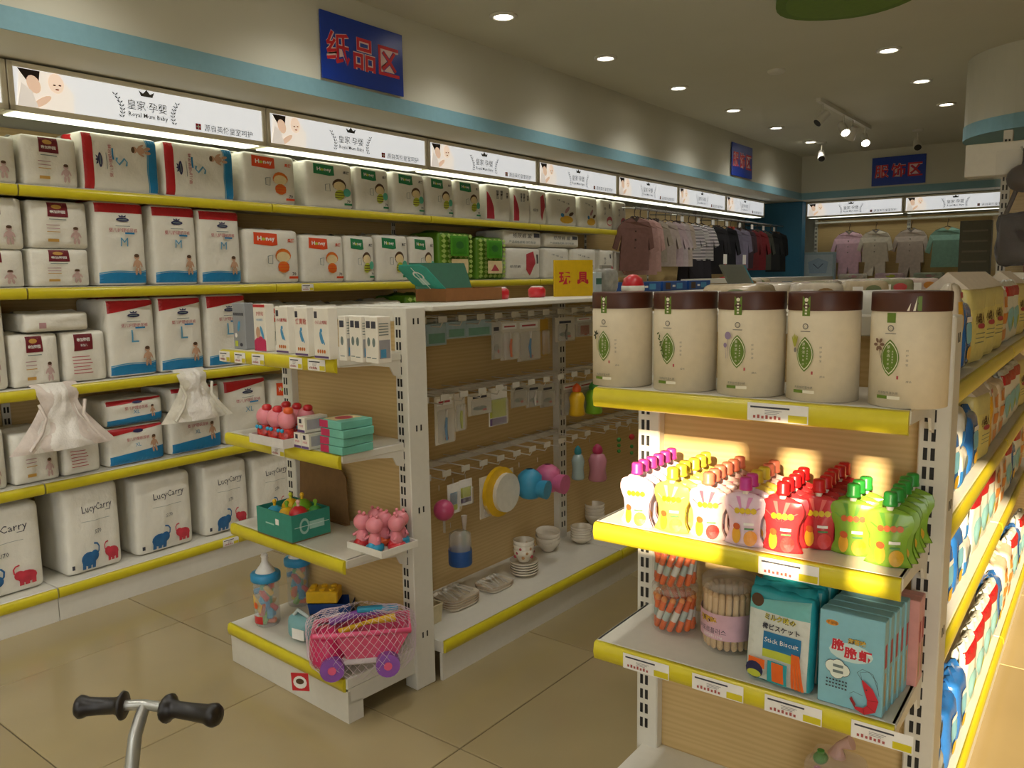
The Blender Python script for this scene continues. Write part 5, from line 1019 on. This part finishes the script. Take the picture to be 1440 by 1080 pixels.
RZL = {1: ZR[0], 2: ZR[1], 3: ZR[2], 4: .146}; RN = {1: 'top shelf', 2: 'second shelf', 3: 'third shelf', 4: 'bottom shelf'}
seq = {1: ['wipe', 'gold', 'blue', 'bread', 'bread', 'bread', 'cake', 'red', 'red', 'bread', 'cake', 'red'], 2: ['wipe', 'blue', 'wipe', 'blue', 'bread', 'gold', 'cake', 'cake', 'red', 'red', 'red', 'bread', 'cake'],
       3: ['wipe', 'blue', 'blue', 'wipe', 'red', 'red', 'red', 'cake', 'cake', 'red', 'blue', 'red', 'cake'], 4: ['wipe', 'blue', 'blue', 'red', 'red', 'red', 'red', 'blue', 'cake', 'cake', 'red', 'blue', 'red']}
RW_ = {'wipe': .17, 'gold': .085, 'blue': .165, 'bread': .215, 'cake': .175, 'red': .17}; plan = {}
for lv, q in seq.items():
    y = 1.975; plan[lv] = []
    for kd in q:
        plan[lv].append((kd, y + RW_[kd] / 2, {'bread': -.12, 'red': -.05}.get(kd, .03))); y += RW_[kd]
for lv, items in plan.items():
    for (kd, y, r) in items:
        RB[kd].put((-.276 if lv == 4 else -.304, y, RZL[lv] + .001), R90 + r, scale=(.9, .9, .86) if kd == 'bread' else (1, 1, 1), label='%s on the %s of the sunlit side' % (RT[kd], RN[lv]), group='%s packs, %s of the sunlit side' % (kd, RN[lv]))
        if kd == 'wipe': RB[kd].put((-.282 if lv == 4 else -.31, y + .004, RZL[lv] + .106), R90 + r + .1, label='white and blue wipes pack stacked on another on the %s of the sunlit side' % RN[lv], group='upper wipes packs')
# clear wipes packs along the gondola tops
CL = [M(c, .2, nz=.25, ns=18, bump=.2) for c in ('#c8beac', '#b9a98c', '#8f8f70', '#cdb8b0')]
tk = []
for k in range(4):
    t = thing('clear_pack', 'x', 'pack'); b = Bag(.17, .062, .12, .02, .008, .006, 71 + k); b.mesh(5).build('pack_film', CL[k], t); p = PR(); p.ell(.02, .035, .03, .014, (M('#8a6a3a', .5), M('#6f7a52', .5), M('#c8484a', .5), M('#d08a3a', .5))[k]); p.rect(-.06, .015, -.02, .045, PAPER, 1, 1); p.build('front_print', b.front, t, eps=.0015, fine=.015); tk.append(Kind(t))
TN = ('cream', 'tan', 'olive', 'pinkish')
for k in range(12):
    tk[(k * 3 + 1) % 4].put((-.84 + .02 * (k % 2), 2.12 + .18 * k, TZ), random.uniform(-.1, .1), label='%s clear-wrapped pack on the top of the gondola behind the canisters' % TN[(k * 3 + 1) % 4], group='%s packs on the gondola top' % TN[(k * 3 + 1) % 4])
for k in range(4):
    tk[k].put((-.63 + .015 * (k % 2), 2.2 + .45 * k, 1.3135), .5 + random.uniform(-.1, .1), (.75, .75, 1), label='%s small clear-wrapped pack at the middle of the canister gondola top' % TN[k])
for k in range(2):
    tk[k % 4].put((-1.98, 5.32 + .16 * k, TZ), LRA - 1.2, label='%s clear-wrapped pack on the toy gondola top past the books' % TN[k % 4])
# ================================================================== clothes on the left rail
HANG = M('#3b2a20', .5); CHROME = M('#b8b8b4', .25, metal=.8, nz=0)
t = thing('clothes_rail', 'long chrome clothes rail along the left wall past the diaper shelves', 'rail')
XRL, ZRL = -3.42, 1.985
MB().tube([(XRL, 6.42, ZRL), (XRL, 10.32, ZRL)], .011, 8).build('rail_tube', CHROME, t)
for y in (6.44, 7.62, 8.83, 10.25): MB().tube([(-3.872, y, ZRL + .03), (XRL, y, ZRL)], .008, 6).build('rail_arm', CHROME, t)
def garment(loc, rot, w, h, mat, label, sl=.55, flare=1.1, trim=None, pants=None, hanger=True, group=None, d=.045, name='garment'):
    t = thing(name, label, 'clothes', loc, rot, group)       # z = 0 is the rail; the shoulders hang 9 cm below
    zt = -.10; a = w / 2
    o = [(-a * .25, zt + .015), (-a * .8, zt - .02), (-a * 1.05, zt - .07), (-a * 1.3, zt - h * sl), (-a * 1.02, zt - h * sl - .02), (-a * .84, zt - .13), (-a * .86 * flare, zt - h), (a * .86 * flare, zt - h), (a * .84, zt - .13), (a * 1.02, zt - h * sl - .02), (a * 1.3, zt - h * sl), (a * 1.05, zt - .07), (a * .8, zt - .02), (a * .25, zt + .015), (0, zt - .02)]
    def f(u, v, q): return (u + .006 * math.sin(v * 40), q * (1 - .5 * abs(u) / a) + .008 * math.sin(u * 45 + v * 9) + .01 * math.sin(v * 14 + loc[1] * 5), v)
    MB().prism(o, -d / 2, d / 2, f, sm=True).build('top', mat, t)
    if trim: MB().prism([(-a * .25, zt + .017), (0, zt - .022), (a * .25, zt + .017), (a * .18, zt + .03), (0, zt + .0), (-a * .18, zt + .03)], -d / 2 - .004, d / 2 + .004, f).build('collar', trim, t)
    if trim:
        for k in range(3): MB().ball((0, -d / 2 - .006 + .01 * math.sin((zt - .1 - .07 * k) * 14 + loc[1] * 5), zt - .1 - .07 * k), .008, 0, 7, 4).build('button', trim, t)
    if pants:
        z = zt - h + .02; ph = pants[1]; q = [(-a * .7, z), (a * .7, z), (a * .78, z - ph), (a * .12, z - ph), (0, z - ph * .35), (-a * .12, z - ph), (-a * .78, z - ph)]
        MB().prism(q, -d / 2 + .004, d / 2 - .004, f, sm=True).build('trousers', pants[0], t)
    if hanger:
        MB().tube([(0, 0, .012), (.012, 0, .004), (.0, 0, -.03), (0, 0, zt + .03), (-a * .75, 0, zt - .015)], .004, 6).tube([(0, 0, zt + .03), (a * .75, 0, zt - .015)], .005, 6).build('hanger', HANG, t)
    return t
def fab(c): return M(c, .9, nz=.08, ns=30, bump=.2)
cl = [(892, '#7d5a52', .34, .46, 'dusty rose long coat'), (900, '#a8837c', .36, .5, 'pale rose pleated dress'), (912, '#b59088', .34, .47, 'pink layered dress'), (922, '#9a8f80', .3, .38, 'beige cardigan with dark hem'), (935, '#a7988e', .34, .42, 'oatmeal coat'), (943, '#b09da0', .34, .42, 'mauve coat'), (951, '#b3a6a6', .34, .42, 'pale lilac jacket'), (959, '#b0a294', .34, .42, 'sand coloured coat'), (968, 'S', .34, .36, 'black and white striped sweater'), (977, 'S', .34, .36, 'striped sweater with dark skirt'), (986, 'S', .34, .36, 'striped knit top'),
      (1000, '#141216', .38, .5, 'black padded coat'), (1008, '#17161a', .36, .5, 'black coat'), (1018, '#15151a', .38, .5, 'thick black jacket'), (1027, '#6f6a7c', .34, .46, 'grey purple jacket with red collar'), (1037, '#7a7488', .34, .44, 'lilac grey jacket'), (1046, '#3a2a30', .34, .44, 'dark plum jacket'), (1056, '#6a1c1e', .34, .46, 'dark red jacket'), (1064, '#741e22', .34, .46, 'wine red jacket'), (1073, '#4a4c44', .34, .46, 'grey green coat'), (1083, '#26282a', .34, .46, 'charcoal coat'), (1091, '#17181c', .36, .48, 'near black coat beside the blue corner')]
for k, (px, c, w_, h_, nm) in enumerate(cl):
    y = P3(px, 345, 0, XRL).y
    dk = M('#211d22', .9)
    garment((XRL, min(y, 10.2), ZRL), math.radians(50 + 22 * ((k * 7) % 5) / 5), w_ * .86, h_ * .95, STRIPE if c == 'S' else fab(c), '%s hanging on the long wall rail' % nm, flare=1.25 if 'dress' in nm else 1.08, trim=fab('#b0402a') if 'red collar' in nm else (fab('#4a3a34') if k % 3 == 0 and c != 'S' else None), pants=(dk, .22) if c == 'S' else None)
for k in range(8):
    y = 7.35 + .37 * k
    t = thing('rail_tag', 'small white price square clipped on the clothes rail', 'price tag', (XRL + .022, y, ZRL - .075), R90, 'price squares on the clothes rail'); MB().box(-.035, .035, 0, .002, 0, .05).build('tag_card', PAPER, t); MB().box(-.004, .004, 0, .004, .05, .055).build('tag_clip', CHROME, t)
for (px, py) in ((1020, 365), (1047, 363)):
    p = P3(px, py, 0, -2.98); t = thing('price_flag', 'white price card on a red stalk above the gondola tops', 'price tag', (-2.98, p.y, 1.381), R90, 'price cards on red stalks'); MB().box(-.04, .04, 0, .003, .12, .21).build('flag_card', PAPER, t); MB().tube([(0, .0, 0), (0, 0, .12)], .008, 6).build('red_stalk', RED, t); MB().lathe([(.001, 0), (.05, 0), (.05, .01), (.001, .012)], 14, c=(0, 0, -.012)).build('stalk_base', RED, t)
t = thing('clothes_table', 'low wide display table under the clothes rail', 'table', (-2.85, 8.1, 0)); MB().box(-.3, .3, -1.3, 1.3, 1.33, 1.368).build('table_top', WMET, t)
for x in (-.27, .27):
    for y in (-1.25, 1.25): MB().box(x - .02, x + .02, y - .02, y + .02, 0, 1.33).build('leg', WMET, t)
# ---- back wall display
YW = 10.55
t = thing('back_display', 'pale wood back wall display with white rail and uprights', 'shelving', (0, YW, 0))
MB().box(-3.18, -.9, .30, .32, .3, 2.07).build('back_panel', WOOD, t)
for x in (-3.16, -2.08, -1.0):
    u = MB().box(x - .018, x + .018, .27, .30, 0, 2.08).build('upright', WMET, t); slots(x - .018, x + .018, .27, .5, 2.0, .05).build('slot', DARK, u, kind='stuff')
MB().tube([(-3.15, .2, 2.03), (-.95, .2, 2.03)], .014, 8).build('rail', WMET, t); MB().box(-3.17, -.92, -.16, .30, 1.29, 1.32).build('shelf', WMET, t)
for x in (-3.1, -2.08, -1.02): MB().tube([(x, .28, 2.05), (x, .2, 2.03)], .009, 6).build('rail_arm', WMET, t)
def outfit(px, c, lb, w_, h_, pants, dy=0):
    x = P3(px, 340, 1, YW + .17).x
    MBt = garment((x, YW + .17 + dy, 1.99), math.radians(random.uniform(-6, 6)), w_, h_, fab(c), lb, sl=.6, flare=1.1, trim=fab('#8a8078') if pants else None, pants=(fab(c), .19) if pants else None, hanger=True, d=.05, name='baby_outfit')
outfit(1193, '#dcb4c4', 'pale pink top and trousers set hung on the back wall', .33, .36, True, .03); outfit(1232, '#cfc4b4', 'cream top and trousers set hung on the back wall', .32, .36, True, -.03); outfit(1280, '#c4b4aa', 'beige patterned romper set hung on the back wall', .33, .38, True, .03); outfit(1332, '#8fb8aa', 'mint green baby shirt hung on the back wall', .33, .44, False, -.03)
x = P3(1152, 372, 1, YW + .05).x
t = thing('gift_set_box', 'pale blue windowed baby clothes box on the back wall shelf', 'box', (x, YW + .0, 1.321), .1); MB().box(-.2, .2, 0, .08, 0, .34, b=.004).build('carton', M('#8ea4ae', .4), t); p = PR(); p.rect(-.17, .03, .17, .31, M('#a8b8c0', .3), 2, 2); p.poly([(-.1, .08), (.1, .08), (.12, .22), (0, .27), (-.12, .22)], M('#8fa6bc', .5)); p.line([(-.06, .2), (0, .14), (.06, .2)], .008, C_NAVY); p.build('window_print', flat(), t)
for k in range(4):
    x = -2.62 + .42 * k; t = thing('folded_pack', 'clear-wrapped folded baby clothes lying on the back wall shelf', 'pack', (x, YW - .14, 1.321), 0, 'folded packs on the back wall shelf'); b = Bag(.3, .07, .2, .02, .01, .008, 80 + k); b.mesh(5).build('pack_film', M(('#b9b0a4', '#c4a8b0', '#a8b09c', '#b8b4ac')[k], .25, nz=.2, ns=14), t); p = PR(); p.ell(.03, .035, .05, .016, C_YG if k % 2 else C_PINKT); p.build('front_print', b.front, t, eps=.0015, fine=.015)
x0 = P3(1373, 345, 1, 10.3).x
t = thing('gift_carton_stack', 'tall grey carton standing at the end of the back wall', 'box', (x0, 10.17, 1.321), 0); MB().box(-.15, .15, 0, .14, 0, .62, b=.004).build('carton', M('#6d6a5c', .6), t); p = PR()
for k in range(5): p.rect(-.12, .06 + .11 * k, .12, .08 + .11 * k, M('#8a8674', .6), 1, 1)
p.build('front_print', flat(), t)
t = thing('side_table', 'narrow white counter at the end of the back wall', 'counter', (x0 + .05, 10.25, 0)); MB().box(-.28, .28, -.2, .13, 1.28, 1.32).build('counter_top', WMET, t); MB().box(-.25, .25, -.17, .12, 0, 1.28).build('counter_body', WMET, t)
# ---- tall stand with hanging dark item at the right
sx = P3(1411, 300, 1, 4.9).x
t = thing('display_stand', 'tall white slotted stand with a fascia box beyond the right gondola', 'stand', (sx, 4.9, 0))
u = MB().box(-.02, .02, 0, .05, 0, 2.1).build('upright', WMET, t); slots(-.02, .02, 0, .5, 2.05, .045).build('slot', DARK, u, kind='stuff')
MB().box(.022, 1.0, .0, .04, .05, 2.0).build('back_panel', WOOD, t); MB().box(-.17, 1.0, -.12, -.002, 1.87, 2.03, b=.004).build('fascia', WMET, t)
MB().tube([(.08, 0, 1.98), (.08, -.2, 1.985)], .006, 6).build('hook', CHROME, t); MB().box(.022, 1.0, -.3, 0, 1.36, 1.39).build('shelf', WMET, t)
t = thing('hanging_bag', 'dark brown quilted baby bag hanging in clear plastic', 'bag', (sx + .10, 4.67, 1.42), .1)
b = Bag(.2, .26, .08, .05, .03, .014, 91); b.mesh(7).build('bag_body', M('#2b1f1a', .5, nz=.3, ns=20, bump=.4), t); MB().ball((.0, .04, .42), .075, 0, 14, 8, (1, .7, .9)).build('bag_top', M('#33251f', .5, nz=.3, ns=20, bump=.4), t); MB().tube([(-.07, .04, .24), (-.03, .04, .36), (0, .04, .5), (0, .04, .56)], .012, 6).tube([(.07, .04, .24), (.03, .04, .36)], .012, 6).build('strap', M('#3c2c24', .6), t)
MB().box(-.12, .14, -.035, -.033, -.02, .55).build('plastic_cover', M('#e8e8e8', .05, nz=0, alpha=.04), t)
for k in range(3):
    t = thing('red_pack', 'red gift pack on the shelf of the tall stand', 'box', (sx + .2 + .17 * k, 4.68, 1.391), 0, 'red packs on the tall stand'); MB().box(-.08, .08, 0, .1, 0, .16, b=.004).build('carton', M('#8e2430', .4), t); p = PR(); p.ell(0, .09, .05, .04, C_PINKT); p.build('front_print', flat(), t)
# ---- balance bike handlebar in the foreground
ZH = .5; A, Bc, Cc = P3(112, 994, 2, ZH), P3(204, 991, 2, ZH), P3(303, 1006, 2, ZH)
t = thing('balance_bike', 'small balance bike with black grips and a curved silver stem', 'bike')
d1 = (A - Bc); d2 = (Cc - Bc); BLK = M('#17120f', .35, nz=.1); SIL = M('#a9a9a2', .3, metal=.7, nz=.03)
MB().tube([Bc + d1 * .95, Bc + d1 * .2, Bc, Bc + d2 * .2, Bc + d2 * .95], .0115, 10).build('handlebar', SIL, t)
for d in (d1, d2):
    u = d.normalized(); L_ = d.length; g = MB()
    q = [(.30, .014), (.31, .029), (.35, .031), (.40, .022), (.46, .0175), (.70, .0185), (.88, .020), (.93, .0235), (.99, .025), (1.04, .020), (1.06, .006)]
    g.tube([Bc + u * (L_ * s) for s, r in q], [r for s, r in q], 16); g.build('grip', BLK, t)
s1, s2 = P3(190, 1035, 2, .455), P3(185, 1080, 2, .415); fw = Vector((-.47, .88, 0)); e = s2 + Vector((.0, -.01, -.12))
MB().tube([Bc, Bc.lerp(s1, .5) + Vector((0, 0, .002)), s1, s2, e, e + Vector((0, .0, -.06))], [.012, .0135, .014, .014, .014, .016], 12).build('stem', SIL, t)
W0 = Vector((e.x, e.y, .1)) + fw * .03; W1 = W0 - fw * .42
for c, n in ((W0, 'front'), (W1, 'rear')):
    ring = [c + (fw * math.cos(a) + Vector((0, 0, 1)) * math.sin(a)) * .085 for a in [2 * math.pi * i / 24 for i in range(25)]]
    wh = MB().tube(ring, .015, 8, caps=False).build('wheel', BLK, t); ax_ = Vector((.88, .47, 0))
    MB().cyl(c - ax_ * .025, c + ax_ * .025, .02, n=12).build('hub', SIL, wh)
    for s in (-1, 1): MB().tube([c + ax_ * (.024 * s), c + ax_ * (.026 * s) + Vector((0, 0, .12)), (e if n == 'front' else W1 + Vector((0, 0, .17)) + fw * .05)], .007, 6).build('fork', SIL, t)
MB().tube([e + Vector((0, 0, -.03)), W0.lerp(W1, .5) + Vector((0, 0, .12)), W1 + Vector((0, 0, .17)) + fw * .05], .014, 10).build('frame', M('#b8342c', .35), t)
MB().ball(W1 + Vector((0, 0, .22)) + fw * .07, .06, 0, 14, 7, (1, 1.3, .35)).build('saddle', BLK, t)
